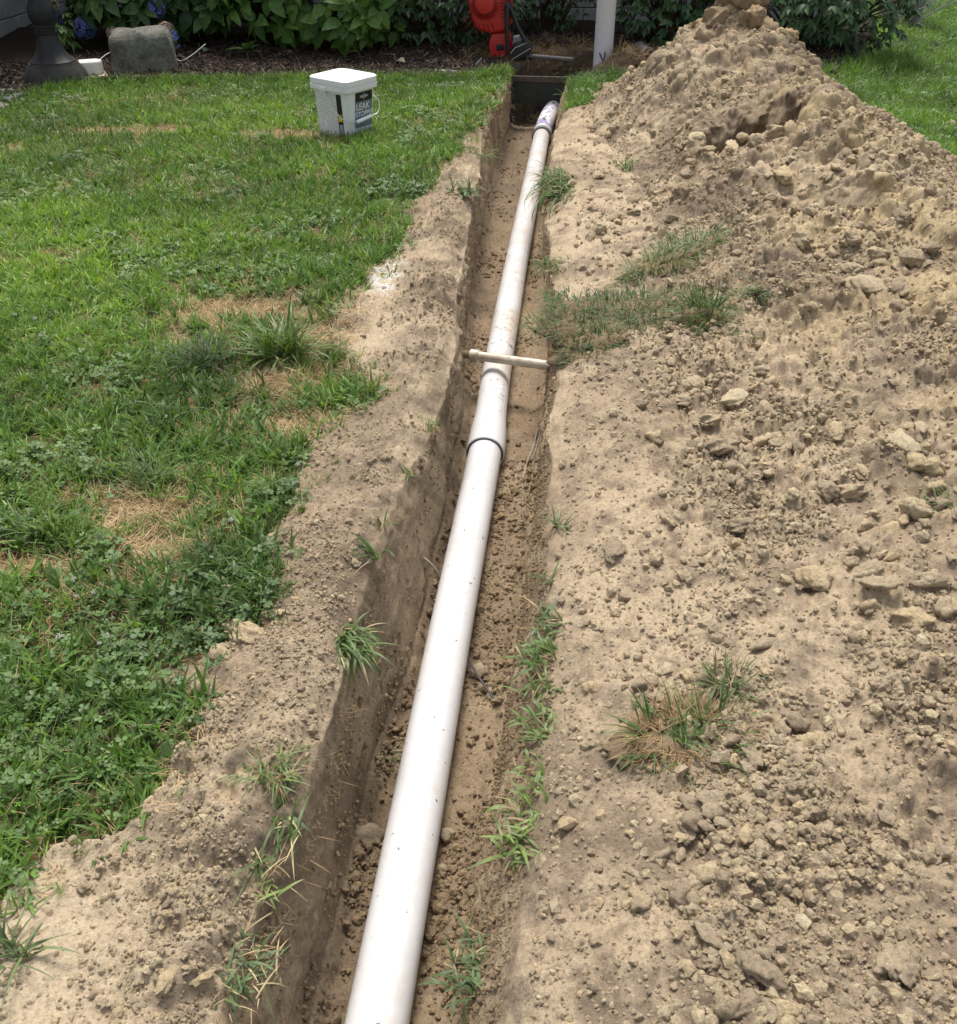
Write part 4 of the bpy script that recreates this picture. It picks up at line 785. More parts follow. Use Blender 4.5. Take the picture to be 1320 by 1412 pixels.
tuft(1050, 410, 'flattened green tuft lying on the heap beyond the sod', n=34, L=(0.08, 0.16), w=(0.004, 0.007), lean=(1.0, 1.5), curl=(0, 0.5), spread=0.05, bias=-2.2, mat='bluegrass')
tuft(1025, 465, 'few loose blades beside the flattened tuft', n=14, L=(0.06, 0.10), w=(0.004, 0.006), lean=(1.0, 1.5), curl=(0, 0.4), spread=0.04, mat='bluegrass')
tuft(1305, 690, 'dark tuft by the right edge of the picture', n=20, L=(0.06, 0.10), w=(0.003, 0.005), lean=(0.4, 1.4), spread=0.04, mat='bluegrass', roots=12)
tuft(905, 958, 'single dry upright sprig above the near sod clump', n=5, L=(0.05, 0.08), w=(0.002, 0.004), lean=(0.0, 0.5), spread=0.008, mat='straw')
# lawn tufts that stand out
tuft(392, 492, 'tall bright green grass tuft beside a dry patch of lawn', n=130, L=(0.10, 0.24), w=(0.006, 0.010), lean=(0.05, 1.1), curl=(0.4, 1.3), spread=0.06)
tuft(285, 505, 'dark blue-green grass tuft left of the tall bright one', n=110, L=(0.08, 0.19), w=(0.003, 0.006), lean=(0.2, 1.2), curl=(0.3, 1.2), spread=0.07, mat='bluegrass')
tuft(318, 838, 'glossy broad-leaved weed at the edge of the bare bank', n=60, L=(0.05, 0.10), w=(0.014, 0.024), lean=(0.4, 1.2), curl=(0.1, 0.8), spread=0.09, mat='clover', name='broadleaf_weed', cat='weed')
tuft(22, 1318, 'lone grass tuft on bare soil in the lower left corner', n=20, L=(0.06, 0.13), w=(0.003, 0.006), lean=(0.1, 1.1), curl=(0.2, 1.2), spread=0.02, mat='bluegrass', roots=14)
tuft(60, 745, 'long bladed tuft at the left edge of the lawn', n=30, L=(0.09, 0.16), w=(0.006, 0.009), lean=(0.1, 0.9), curl=(0.3, 1.2), spread=0.04)
tuft(205, 668, 'spiky dark tuft just above the dry patch in the lawn', n=60, L=(0.06, 0.13), w=(0.002, 0.004), lean=(0.1, 1.0), spread=0.05, mat='bluegrass')
def sod(px, py, label, L, W, Hh, rz, nb, tilt=(0, 0), rootn=160, mat='bluegrass', hmax=0.09, extra=None, drop=0.02):
    z = 0.0
    for _ in range(4): p = un(px, py, z); z = float(surf_z(p[0:1], p[1:2])[0])
    t = empty('sod_clump', (p[0], p[1], z - drop), rz); t.rotation_euler = (tilt[0], tilt[1], rz); tag(t, label, 'sod')
    me = clod_mesh('soil', int(px), 4, 0.8, 0.34); me.materials.append(M['sodsoil']); o = obj('soil', me, None, t); o.scale = (L / 2, W / 2, Hh)
    rs = random.Random(int(px + py)); b = MB(); r_ = MB()
    for _ in range(nb):
        a = rs.uniform(0, 6.283); q = math.sqrt(rs.random()); x = q * math.cos(a); y = q * math.sin(a); zz = Hh * 0.75 * math.sqrt(max(0.02, 1 - q * q * 0.9))
        v, f = blade(rs.uniform(0.035, hmax), rs.uniform(0.0025, 0.006), rs.uniform(0.2, 1.5), rs.uniform(0.2, 1.3), rs.uniform(0, 6.283) if q < 0.6 else a + rs.gauss(0, .6), (x * L / 2, y * W / 2, zz * 0.8), 4, rs.uniform(-.8, .8)); b.add(v, f)
    for _ in range(rootn):
        a = rs.uniform(0, 6.283); q = 0.5 * math.sqrt(rs.uniform(0.25, 1.0)); v, f = blade(rs.uniform(0.02, 0.075), rs.uniform(0.001, 0.0026), rs.uniform(0.8, 2.2), rs.uniform(-.8, 1.4), a + rs.gauss(0, .9), (q * L * math.cos(a), q * W * math.sin(a), Hh * (1.0 - 1.5 * q) + 0.01), 4, rs.uniform(-1, 1)); r_.add(v, f)
    for nm, bb, mm in (('grass_blades', b, mat), ('roots', r_, 'root')):
        me = bpy.data.meshes.new(nm); me.from_pydata(bb.v, [], bb.f); obj(nm, me, M[mm], t)
    return t
nn = NT('sod_soil'); M['sodsoil'] = dirt_mat('sod_earth', True, 0.62); nn.fin(nn.ramp(nn.noise(6, 5, 0.75), [(0.3, (0.12, 0.088, 0.058)), (0.6, (0.24, 0.18, 0.12)), (0.8, (0.36, 0.275, 0.18))]), 0.95, nn.bump(nn.noise(14, 4, 0.8), 0.9, 0.2), 0.1)
sod(868, 438, 'large slab of overturned sod with matted grass on the right bank', 0.74, 0.40, 0.05, 0.16, 1550, (0.05, -0.05), 520, 'dusty', 0.075)
sod(815, 476, 'hanging corner of sod over the end of the thin crossing pipe', 0.22, 0.18, 0.06, 0.4, 380, (0.1, -0.35), 240, 'clover', 0.06)
sod(968, 440, 'upright green tufted sod lump at the right end of the large sod slab', 0.14, 0.16, 0.10, 0.2, 330, (0.3, 0.2), 90, 'sprig', 0.15)
sod(935, 362, 'strip of flattened blue-green sod leading up the heap', 0.58, 0.16, 0.05, 0.72, 620, (0, -0.12), 120, 'bluegrass', 0.12)
sod(950, 1022, 'brown rooty sod clump with long green blades on the near spoil', 0.22, 0.14, 0.036, 0.25, 190, (0.1, 0), 1300, 'sprig', 0.11, None, 0.004)
sod(1008, 942, 'small dark grassy sod lump just above the rooty sod clump', 0.08, 0.07, 0.025, 0.0, 150, (0, 0), 120, 'bluegrass', 0.075)
# clover flowers
fb = MB(); rs = random.Random(5)
for _ in range(26):
    d = Vector((rs.gauss(0, 1), rs.gauss(0, 1), rs.gauss(0.3, 1))).normalized(); q = d.to_track_quat('Z', 'Y').to_matrix()
    fb.add([Vector((0, 0, 0.055)) + q @ Vector(v) for v in ((-.0018, 0, .002), (0, -.0018, .002), (.0018, 0, .002), (0, .0018, .002), (0, 0, .009))], [(0, 1, 4), (1, 2, 4), (2, 3, 4), (3, 0, 4)])
head = fb.mesh('flower_head', False); stm = MB().tube([(0, 0, 0), (0.002, 0, 0.03), (0, 0, 0.054)], 0.0009, 5).mesh('stem')
M['petal'] = plain('clover_petal', (0.55, 0.54, 0.46), 0.7, 0.2, 200); M['stem'] = plain('green_stem', (0.08, 0.15, 0.04), 0.5)
head.materials.append(M['petal']); stm.materials.append(M['stem'])
for (px, py) in [(22, 440), (50, 446), (80, 438), (95, 472), (58, 470), (105, 808), (130, 822), (107, 826), (292, 772), (85, 888), (138, 890), (150, 883), (230, 578), (412, 648), (425, 240), (160, 284), (462, 248), (490, 315), (20, 118), (320, 725)]:
    p = un(px, py, 0.03); t = empty('clover_flower', (p[0], p[1], 0.0), rs.uniform(0, 6)); sc_ = rs.uniform(0.65, 0.95); t.scale = (sc_, sc_, sc_); tag(t, 'small white clover flower standing in the lawn', 'flower', 'white clover flowers in the lawn')
    obj('flower_head', head, None, t); obj('stem', stm, None, t)

# ------------------------------------------------------------------ walls of the house
M['block'] = (lambda n: n.fin(n.mix(n.ramp(n.noise(6, 5, 0.6), [(0.35, 0.0), (0.65, 1.0)]), (0.33, 0.335, 0.325), (0.25, 0.255, 0.245)), 0.9, n.bump(n.noise(120, 4, 0.7), 0.5, 0.004), 0.15))(NT('concrete_block'))
M['mortar'] = plain('mortar', (0.21, 0.21, 0.20), 0.95, 0.25, 40, 0.5)
def block_wall(name, origin, ang, length, courses, label, skip=0):
    t = empty(name, origin, ang); tag(t, label, 'wall'); bw, bh = 0.40, 0.20
    core = MB().box((length / 2, 0.10, courses * bh / 2 - 0.2), (length, 0.18, courses * bh)); obj('mortar_core', core.mesh('mortar_core', False), M['mortar'], t)
    bl = MB().box((0, 0, 0), (bw - 0.010, 0.19, bh - 0.010)).mesh('block', True, 0.004, 1); bl.materials.append(M['block']); hf = MB().box((0, 0, 0), (bw / 2 - 0.010, 0.19, bh - 0.010)).mesh('block', True, 0.004, 1); hf.materials.append(M['block'])
    for c in range(courses):
        x = 0.0; first = True
        while x < length - 0.05:
            wdt = bw if not (first and c % 2) else bw / 2
            if x + wdt > length + 0.01: wdt = bw / 2
            o = obj('block', bl if wdt == bw else hf, None, t); o.location = (x + wdt / 2, 0.094, c * bh + bh / 2 - 0.2); x += wdt; first = False
    return t
sw_ = block_wall('side_wall', (-5.05, 6.4, -0.027), R(90), 3.6, 7, 'grey concrete block house wall behind the black post')
bw_ = block_wall('back_wall', (-5.05, 9.98, -0.02), 0.0, 7.2, 7, 'shaded grey concrete block wall behind the shrubs and downpipe')
sd_m = plain('unseen_siding', (0.42, 0.42, 0.40), 0.7, 0.1); bd = MB().box((3.6, 0, 0), (7.3, 0.02, 0.19), Euler((0.07, 0, 0))).mesh('shade_board', True, 0.003, 1); bd.materials.append(sd_m); bd2 = MB().box((1.9, 0, 0), (3.9, 0.02, 0.19), Euler((0.07, 0, 0))).mesh('shade_board', True, 0.003, 1); bd2.materials.append(sd_m)
for wl, me_, ln in ((bw_, bd, 7.2), (sw_, bd2, 3.6)):  # upper house out of view, added to block sky light over the bed
    for k in range(8): o = obj('shade_board', me_, None, wl); o.location = (0, 0.02, 1.30 + 0.17 * k)
    obj('shade_eave', MB().box((ln / 2, -0.25, 2.68), (ln + 0.8, 0.75, 0.10)).mesh('shade_eave', True, 0.01, 1), sd_m, wl); obj('shade_wall', MB().box((ln / 2, 0.13, 1.95), (ln, 0.18, 1.45)).mesh('shade_wall', False), sd_m, wl)

# ------------------------------------------------------------------ shrubs
def leaf_mesh(name, L, W, fold=0.25, droop=0.35, seg=6, tip=1.6, serr=0.0):
    v = []; f = []
    for i in range(seg + 1):
        q = i / seg; wd = W / 2 * (math.sin(math.pi * q ** 0.75) ** 0.8 if 0 < q < 1 else 0.02) * (1 - 0.25 * q ** tip); z = -droop * L * q * q
        jag = (1 + serr * (1 if i % 2 else -1))
        v += [(-wd * jag, q * L, z + fold * wd), (0, q * L, z), (wd * jag, q * L, z + fold * wd)]
    for i in range(seg):
        a = 3 * i; f += [(a, a + 1, a + 4, a + 3), (a + 1, a + 2, a + 5, a + 4)]
    me = bpy.data.meshes.new(name); me.from_pydata(v, [], f)
    for p in me.polygons: p.use_smooth = True
    return me
def lmat(name, stops, rough=0.45, tr=0.22): return leaf_mat(name, stops, rough, tr, tint=False)
M['hyd_b'] = lmat('hydrangea_leaf', [(0.0, (0.052, 0.124, 0.029)), (0.5, (0.098, 0.195, 0.039)), (1.0, (0.169, 0.293, 0.058))])
M['hyd_d'] = lmat('hydrangea_leaf_dark', [(0.0, (0.034, 0.081, 0.026)), (0.5, (0.062, 0.127, 0.036)), (1.0, (0.111, 0.195, 0.052))])
M['shr'] = lmat('shrub_leaf', [(0.0, (0.034, 0.075, 0.031)), (0.5, (0.062, 0.127, 0.052)), (1.0, (0.120, 0.202, 0.088))], 0.42)
M['seed'] = lmat('seed_sprays', [(0.0, (0.06, 0.065, 0.02)), (0.5, (0.10, 0.105, 0.035)), (1.0, (0.17, 0.15, 0.06))], 0.7)
M['bark'] = plain('shrub_stem', (0.085, 0.065, 0.045), 0.9, 0.3, 40)
def orient(tipdir, nrm):
    y = tipdir.normalized(); x = y.cross(nrm); x = x.normalized() if x.length > 1e-4 else Vector((1, 0, 0)); z = x.cross(y)
    return Matrix(((x.x, y.x, z.x), (x.y, y.y, z.y), (x.z, y.z, z.z)))
def shrub(name, label, cat, base, ell, cz, nshoot, kind, mat, protos, seed, n_obj=220, sprays=0, flo=None, front=0.75):
    """stems, shoots carrying rosettes of leaves over an uneven shell, the nearest leaves as single pieces"""
    rs = random.Random(seed); t = empty(name, base); tag(t, label, cat); st = MB(); LV = []; ph = [rs.uniform(0, 6.28) for _ in range(6)]
    def wob(d): return 1 + 0.14 * math.sin(3 * math.atan2(d.y, d.x) + ph[0]) + 0.10 * math.sin(5 * d.z + ph[1]) + 0.08 * math.sin(7 * math.atan2(d.y, d.x) + ph[2] + 3 * d.z)
    for i in range(nshoot):
        d = Vector((rs.gauss(0, 1), rs.gauss(0, 1), rs.gauss(0.05, 0.8))).normalized()
        if d.y > 0.35 and rs.random() < front: d.y = -d.y
        k = wob(d) * (rs.uniform(0.86, 1.06) if rs.random() < 0.72 else rs.uniform(0.45, 0.86)); p = Vector((d.x * ell[0], d.y * ell[1], cz + d.z * ell[2])) * 1.0
        p = Vector((p.x * k, p.y * k, cz + d.z * ell[2] * k))
        if p.z < 0.06: p.z = 0.06 + rs.random() * 0.08; p.x *= 0.92; p.y *= 0.92
        if rs.random() < 0.22 and len(st.v) < 2600:
            rt = Vector((p.x * 0.15, p.y * 0.15, -0.02)); md = rt.lerp(p, 0.55) + Vector((0, 0, 0.08)); st.tube([rt, md, p], [0.008, 0.006, 0.003], 5, False)
        out = Vector((d.x, d.y, d.z * 0.5 + 0.15)).normalized(); a0 = rs.uniform(0, 6.28)
        if kind == 'hydrangea':
            ax = out.orthogonal().normalized(); bx = out.cross(ax); n = rs.choice((4, 5, 6))
            for j in range(n):
                a = a0 + j * (1.571 if j < 4 else 0.8) + rs.gauss(0, .2); rad = ax * math.cos(a) + bx * math.sin(a); sp = 0.9 if j < 4 else 0.5
                tip = (rad * sp + out * rs.uniform(0.15, 0.6) + Vector((0, 0, -0.35))).normalized(); nr = (out * 1.0 + Vector((0, 0, 0.9)) + Vector((rs.gauss(0, .25), rs.gauss(0, .25), 0))).normalized()
                LV.append((p + rad * 0.012, orient(tip, nr), rs.uniform(0.65, 1.15) * (1 if j < 4 else 0.65), rs.randrange(len(protos))))
        else:                                    # palmate sprays of five leaflets
            q0 = (out + Vector((rs.gauss(0, .4), rs.gauss(0, .4), -0.25))).normalized(); sd2 = q0.cross(Vector((0, 0, 1))).normalized()
            for j in range(5):
                a = (j - 2) * 0.62 + rs.gauss(0, .12); tip = (q0 * math.cos(a) + sd2 * math.sin(a) + Vector((0, 0, -0.25 + rs.gauss(0, .15)))).normalized(); nr = (Vector((0, 0, 1)) + out * 0.8 + Vector((rs.gauss(0, .3), rs.gauss(0, .3), 0))).normalized()
                LV.append((p, orient(tip, nr), rs.uniform(0.65, 1.15) * (1.0 if j in (1, 2, 3) else 0.75), rs.randrange(len(protos))))
    obj('stems', st.mesh('stems'), M['bark'], t)
    B = Vector(base); LV.sort(key=lambda q: (q[0].y + abs(q[0].z - 0.25) * 0.35))
    meshes = []
    for m_ in protos:
        if not m_.materials: m_.materials.append(M[mat])
        meshes.append(m_)
    for (p, m3, sc_, k) in LV[:n_obj]:
        o = bpy.data.objects.new('leaf', meshes[k]); COL.objects.link(o); o.parent = t; o.location = p; o.rotation_euler = m3.to_euler(); o.scale = (sc_,) * 3
    rest = LV[n_obj:]
    fo = instancer('foliage', [(m_, None) for m_ in meshes], [tuple(q[0]) for q in rest], [tuple(q[1].to_euler()) for q in rest], np.array([q[2] for q in rest]), np.array([q[3] for q in rest]), RNG.random(len(rest)), t)
    if sprays:
        b = MB()
        for _ in range(sprays):
            d = Vector((rs.gauss(0, 1), -abs(rs.gauss(0, 1)), rs.gauss(0.1, 0.7))).normalized(); p = Vector((d.x * ell[0], d.y * ell[1], max(0.1, cz + d.z * ell[2]))) * 1.0
            for _ in range(14):
                v, f = blade(rs.uniform(0.03, 0.09), 0.004, rs.uniform(0.2, 1.6), rs.uniform(0, 1), rs.uniform(0, 6.28), tuple(p), 3); b.add(v, f)
        me = bpy.data.meshes.new('seed_sprays'); me.from_pydata(b.v, [], b.f); obj('seed_sprays', me, M['seed'], t)
    for fl in (flo or []): flower(t, Vector(fl[0]) - B, *fl[1:])
    return t
def flower(parent, loc, size, mat, name='flower_head', seed=1):
    rs = random.Random(seed); b = MB()
    for _ in range(46):
        d = Vector((rs.gauss(0, 1), rs.gauss(0, 1), rs.gauss(0.25, 1))).normalized(); m3 = d.to_track_quat('Z', 'Y').to_matrix(); c = Vector((d.x * size, d.y * size, d.z * size * 0.95)) * rs.uniform(.85, 1.08); a0 = rs.uniform(0, 1.57)
        for k in range(4):
            a = a0 + k * 1.571; r_ = size * 0.26; pts = [(0, 0, 0), (r_ * math.cos(a - .55), r_ * math.sin(a - .55), r_ * .25), (1.25 * r_ * math.cos(a), 1.25 * r_ * math.sin(a), r_ * .12), (r_ * math.cos(a + .55), r_ * math.sin(a + .55), r_ * .25)]
            b.add([c + m3 @ Vector(q) for q in pts], [(0, 1, 2, 3)])
    me = b.mesh(name, False); return obj(name, me, M[mat], parent, loc)
def petal(name, stops):
    n = NT(name); return n.fin(n.ramp(n.noise(70, 2), stops), 0.7, None, 0.2)
M['blue'] = petal('blue_petals', [(0.3, (0.05, 0.075, 0.26)), (0.55, (0.12, 0.15, 0.38)), (0.75, (0.27, 0.28, 0.50))]); M['faded'] = petal('faded_petals', [(0.3, (0.16, 0.10, 0.06)), (0.55, (0.34, 0.26, 0.20)), (0.75, (0.5, 0.45, 0.45))]); M['pink'] = petal('pink_petals', [(0.3, (0.45, 0.30, 0.27)), (0.6, (0.65, 0.52, 0.48))])
hl = [leaf_mesh('leaf', 0.155, 0.098, 0.22, d_, 7, 1.6, 0.03) for d_ in (0.15, 0.3, 0.45)]; hd_ = [leaf_mesh('leaf', 0.155, 0.095, 0.22, d_, 7, 1.6, 0.03) for d_ in (0.15, 0.3, 0.45)]
sl = lambda L=0.072, W=0.034: [leaf_mesh('leaf', L, W, 0.3, d_, 6) for d_ in (0.1, 0.3, 0.5)]
Z0 = 0.03
shrub('hydrangea_bush', 'dark hydrangea bush with blue flower heads behind the rounded stone', 'hydrangea', (-3.50, 8.72, Z0), (0.80, 0.55, 0.50), 0.50, 250, 'hydrangea', 'hyd_d', hd_, 3, 240, flo=[((-3.42, 8.20, 0.36), 0.075, 'blue', 'flower_head', 2), ((-4.05, 8.22, 0.20), 0.085, 'blue', 'flower_head', 3), ((-4.33, 8.25, 0.26), 0.075, 'blue', 'flower_head', 4), ((-4.28, 8.2, 0.36), 0.05, 'faded', 'flower_head', 5), ((-3.26, 7.98, 0.16), 0.075, 'blue', 'flower_head', 6), ((-3.27, 7.97, 0.24), 0.055, 'faded', 'flower_head', 7), ((-3.72, 8.0, 0.19), 0.055, 'faded', 'flower_head', 8)])
shrub('hydrangea_bush', 'bright green hydrangea bush without flowers behind the bucket', 'hydrangea', (-2.28, 8.72, Z0), (0.92, 0.60, 0.50), 0.54, 300, 'hydrangea', 'hyd_b', hl, 5, 280)
shrub('leafy_shrub', 'dark small-leaved shrub left of the red machine', 'shrub', (-1.26, 8.86, Z0), (0.64, 0.50, 0.50), 0.46, 520, 'palmate', 'shr', sl(), 7, 260, 60)
shrub('leafy_shrub', 'dark shrub with drooping leaflets just right of the white downpipe', 'shrub', (0.72, 9.0, Z0), (0.56, 0.46, 0.50), 0.52, 420, 'palmate', 'shr', sl(0.088, 0.042), 8, 260, 40)
shrub('leafy_shrub', 'grey-green shrub behind the right shoulder of the dirt heap', 'shrub', (1.85, 8.95, Z0), (0.66, 0.62, 0.52), 0.44, 520, 'palmate', 'shr', sl(0.092, 0.040), 9, 280, 90)
shrub('leafy_shrub', 'thin olive shrub between the red machine and the downpipe', 'shrub', (-0.36, 9.30, Z0), (0.38, 0.24, 0.36), 0.44, 230, 'palmate', 'shr', sl(0.06, 0.028), 12, 160, 70)
M['lime'] = lmat('lime_leaf', [(0.0, (0.065, 0.13, 0.03)), (0.5, (0.11, 0.20, 0.05)), (1.0, (0.17, 0.27, 0.07))])
shrub('leafy_shrub', 'small light green leafy plant beside the black post', 'plant', (-4.28, 8.30, 0.0), (0.20, 0.17, 0.18), 0.20, 60, 'palmate', 'lime', sl(0.088, 0.026), 14, 160)
def rosette_plant(px, py, label, n, L, mat, flowers=None, seed=0):
    p = un(px, py, 0.02); t = empty('seedling', (p[0], p[1], float(bed_z(p[0:1], p[1:2])[0]))); tag(t, label, 'plant'); rs = random.Random(seed)
    me = leaf_mesh('leaf', L, L * 0.55, 0.25, 0.25); me.materials.append(M[mat]); obj('stems', MB().tube([(0, 0, -0.02), (0.005, 0, 0.06)], 0.006, 6).mesh('stems'), M['stem'], t)
    for k in range(n):
        a = k * 2.4 + rs.gauss(0, .2); el = rs.uniform(0.1, 0.9); tip = Vector((math.cos(a) * math.cos(el), math.sin(a) * math.cos(el), math.sin(el))); o = obj('leaf', me, None, t); o.location = (0, 0, 0.03 + 0.05 * k / n); o.rotation_euler = orient(tip, Vector((0, 0, 1)) - tip * 0.4).to_euler(); o.scale = (rs.uniform(.75, 1.1),) * 3
    if flowers: flower(t, Vector((0.04, -0.02, 0.15)), 0.028, 'pink')
    return t
rosette_plant(476, 80, 'small leafy seedling with a pink flower head in the mulch', 8, 0.12, 'hyd_b', True, 3)
rosette_plant(342, 82, 'low dark green hydrangea sprout on the mulch under the bright bush', 7, 0.15, 'hyd_d', None, 4)
def bare_twigs():
    p = un(1240, 28, 0); t = empty('bare_bush', (p[0], p[1], -0.05)); tag(t, 'grey leafless twiggy bush at the far right edge of the lawn', 'bush'); rs = random.Random(4); b = MB()
    for _ in range(70):
        a = rs.uniform(0, 6.28); r_ = rs.uniform(0.1, 0.6); h = rs.uniform(0.25, 0.9); b.tube([(0.1 * math.cos(a), 0.1 * math.sin(a), 0), (r_ * .6 * math.cos(a), r_ * .6 * math.sin(a), h * .6), (r_ * math.cos(a + .3), r_ * math.sin(a + .3), h)], [0.009, 0.005, 0.002], 4, False)
    obj('twigs', b.mesh('twigs'), plain('grey_twig', (0.26, 0.25, 0.24), 0.9, 0.3), t); obj('stem', MB().tube([(0.05, 0, -0.05), (0.10, 0, 0.4), (0.2, 0.05, 1.0)], [0.04, 0.035, 0.025], 8).mesh('stem'), plain('grey_bark', (0.30, 0.30, 0.30), 0.9, 0.3), t)
bare_twigs()
# mulch
def mulch():
    pr = []
    for k in range(6):
        rs = random.Random(900 + k); b = MB(); L = rs.uniform(0.7, 1.3); q = [(-L, -.10 * rs.uniform(.6, 1.4), 0), (L * .9, -.12, rs.uniform(-.1, .1)), (L, .10, .05), (-L * .8, .14, -.05)]
        b.add(q + [(x, y, z + .07) for x, y, z in q], [(0, 3, 2, 1), (4, 5, 6, 7), (0, 1, 5, 4), (1, 2, 6, 5), (2, 3, 7, 6), (3, 0, 4, 7)]); pr.append(b.mesh('chip', False))
    n0 = NT('bark_mulch'); mm = n0.fin(n0.ramp(n0.rnd(), [(0.0, (0.022, 0.016, 0.014)), (0.5, (0.055, 0.038, 0.03)), (0.85, (0.095, 0.068, 0.052)), (1.0, (0.20, 0.16, 0.12))]), 0.9, None, 0.15)
    n = 17000; x = RNG.uniform(-5.0, 2.0, n); y = bed_front(x) + RNG.random(n) ** 1.3 * 1.7; k = (np.hypot(x + 0.1, y - 8.2) > 0.42 + 0.2 * RNG.random(n)) & (x > -5) ; x, y = x[k], y[k]; n = len(x)
    rot = np.stack([RNG.normal(0, .35, n), RNG.normal(0, .35, n), RNG.uniform(0, 6.28, n)], -1)
    return tag(instancer('mulch', [(m_, mm) for m_ in pr], np.stack([x, y, bed_z(x, y) + 0.006], -1), rot, RNG.uniform(0.014, 0.045, n), RNG.integers(0, 6, n), RNG.random(n)), 'dark shredded bark mulch covering the bed')
mulch()
def litter():
    x = np.concatenate([RNG.normal(-0.35, 0.35, 260), RNG.normal(0.33, 0.2, 120)]); y = np.concatenate([RNG.normal(8.45, 0.28, 260), RNG.normal(8.2, 0.18, 120)]); k = y > 7.8; x, y = x[k], y[k]; n = len(x)
    o = instancer('dry_grass', [KIND[10], KIND[11], KIND[12]], np.stack([x, y, bed_z(x, y) + .01], -1), np.stack([RNG.normal(0, .5, n), RNG.normal(0, .5, n), RNG.uniform(0, 6, n)], -1), RNG.uniform(0.7, 1.5, n), RNG.integers(0, 3, n), RNG.random(n) * 0.35)
    return tag(o, 'dry straw and litter round the dug hole in the bed')
litter()
lf = leaf_mesh('fallen_leaf', 0.11, 0.07, 0.35, 0.2); M['dryleaf'] = plain('dry_leaf', (0.30, 0.25, 0.17), 0.8, 0.4); M['paleleaf'] = plain('pale_leaf', (0.24, 0.30, 0.17), 0.7, 0.3)
for k, (px, py, lb, mt) in enumerate([(282, 76, 'pale green fallen leaf lying on the mulch', 'paleleaf'), (412, 72, 'curled brown leaf on the mulch under the bright hydrangea', 'dryleaf'), (398, 80, 'flat tan leaf on the mulch below the curled leaf', 'dryleaf'), (548, 88, 'pale dry leaf on the mulch by the metal bar', 'dryleaf')]):
    m_ = lf.copy(); m_.materials.clear(); m_.materials.append(M[mt]); p = un(px, py, 0.02); o = obj('fallen_leaf', m_); o.location = (p[0], p[1], float(bed_z(p[0:1], p[1:2])[0]) + .02); o.rotation_euler = (0.2, 0.3, k * 1.3); tag(o, lb, 'leaf')

# ------------------------------------------------------------------ things in the bed
# edging board across the end of the trench
n = NT('edging_metal'); cc = n.mix(n.ramp(n.noise(5, 4), [(0.4, 0.0), (0.6, 1.0)]), (0.014, 0.024, 0.019), (0.030, 0.036, 0.030)); n.p.inputs['Metallic'].default_value = 0.0
M['edge'] = n.fin(n.mix(n.ramp(n.noise(30, 5, .7), [(0.55, 0.0), (0.75, 0.6)]), cc, (0.09, 0.07, 0.05)), 0.6); M['rust'] = plain('rusty_rim', (0.10, 0.075, 0.06), 0.8, 0.4, 30)
t = empty('garden_edging', (-0.37, 7.715, 0)); tag(t, 'dark green strip of garden edging spanning the far trench end', 'edging')
obj('strip', MB().box((-0.01, 0, -0.115), (0.60, 0.012, 0.15)).mesh('strip', True, 0.002, 1), M['edge'], t); obj('rim', MB().box((-0.01, -0.003, -0.018), (0.60, 0.02, 0.042)).mesh('rim', True, 0.004, 2), M['rust'], t)
M['steel'] = plain('dull_steel', (0.16, 0.165, 0.17), 0.55, 0.3, 30, 0.2)
A = Vector(un(600, 97, 0.03)); B = Vector(un(655, 101, 0.03)); t = empty('metal_bar', A); tag(t, 'flat grey metal bar lying on the lawn edge left of the trench', 'bar')
d = B - A; obj('bar', MB().box(d / 2, (d.length, 0.03, 0.012), Euler((0.3, 0, math.atan2(d.y, d.x)))).mesh('bar', True, 0.002, 1), M['steel'], t); obj('end_hook', MB().tube([d, d + Vector((0.01, 0.0, 0.06)), d + Vector((0.05, 0.02, 0.10))], 0.007, 8).mesh('end_hook'), M['steel'], t)
A = Vector(un(716, 76, 0.06)); B = Vector(un(790, 82, 0.045)); b = MB().tube([A, A.lerp(B, .5), B], 0.016, 14); tag(obj('pole', b.mesh('pole'), plain('grey_pole', (0.13, 0.125, 0.115), 0.7, 0.35, 25)), 'short grey pole lying beside the red machine over the dug hole', 'pole')
# white downpipe
p = un(831, 88, 0.0); t = empty('downpipe', (p[0], p[1], -0.18)); tag(t, 'upright white drainpipe standing in the dug bed', 'pipe')
obj('pipe_wall', pipe_mesh('pipe_wall', [(0, 0, 0), (0, 0.001, 0.7), (0, 0.002, 1.9)], 0.074, 40), M['pvc'], t)
b = MB().tube([(-.03, -.072, .27), (-.012, -.077, .235), (.0, -.079, .215), (.01, -.079, .235), (.012, -.078, .28)], 0.005, 6); b.tube([(0, -.079, .215), (-.002, -.078, .17)], 0.005, 6); obj('ink_mark', b.mesh('ink_mark'), plain('blue_ink', (0.02, 0.03, 0.09), 0.5), t)
# corrugated drain end by the shrub
p = Vector(un(893, 82, 0.03)); prof = []; b = MB()
pts = []; rr = []
for i in range(25): pts.append(p + Vector((-0.01 * i * 0.25, 0.012 * i, 0.02))); rr.append(0.062 + (0.006 if i % 2 else 0))
tag(obj('corrugated_drain', MB().tube(pts, rr, 24).mesh('corrugated_drain'), plain('drain_plastic', (0.10, 0.10, 0.105), 0.5, 0.2)), 'dark ribbed drain pipe end half hidden under the shrub', 'pipe')
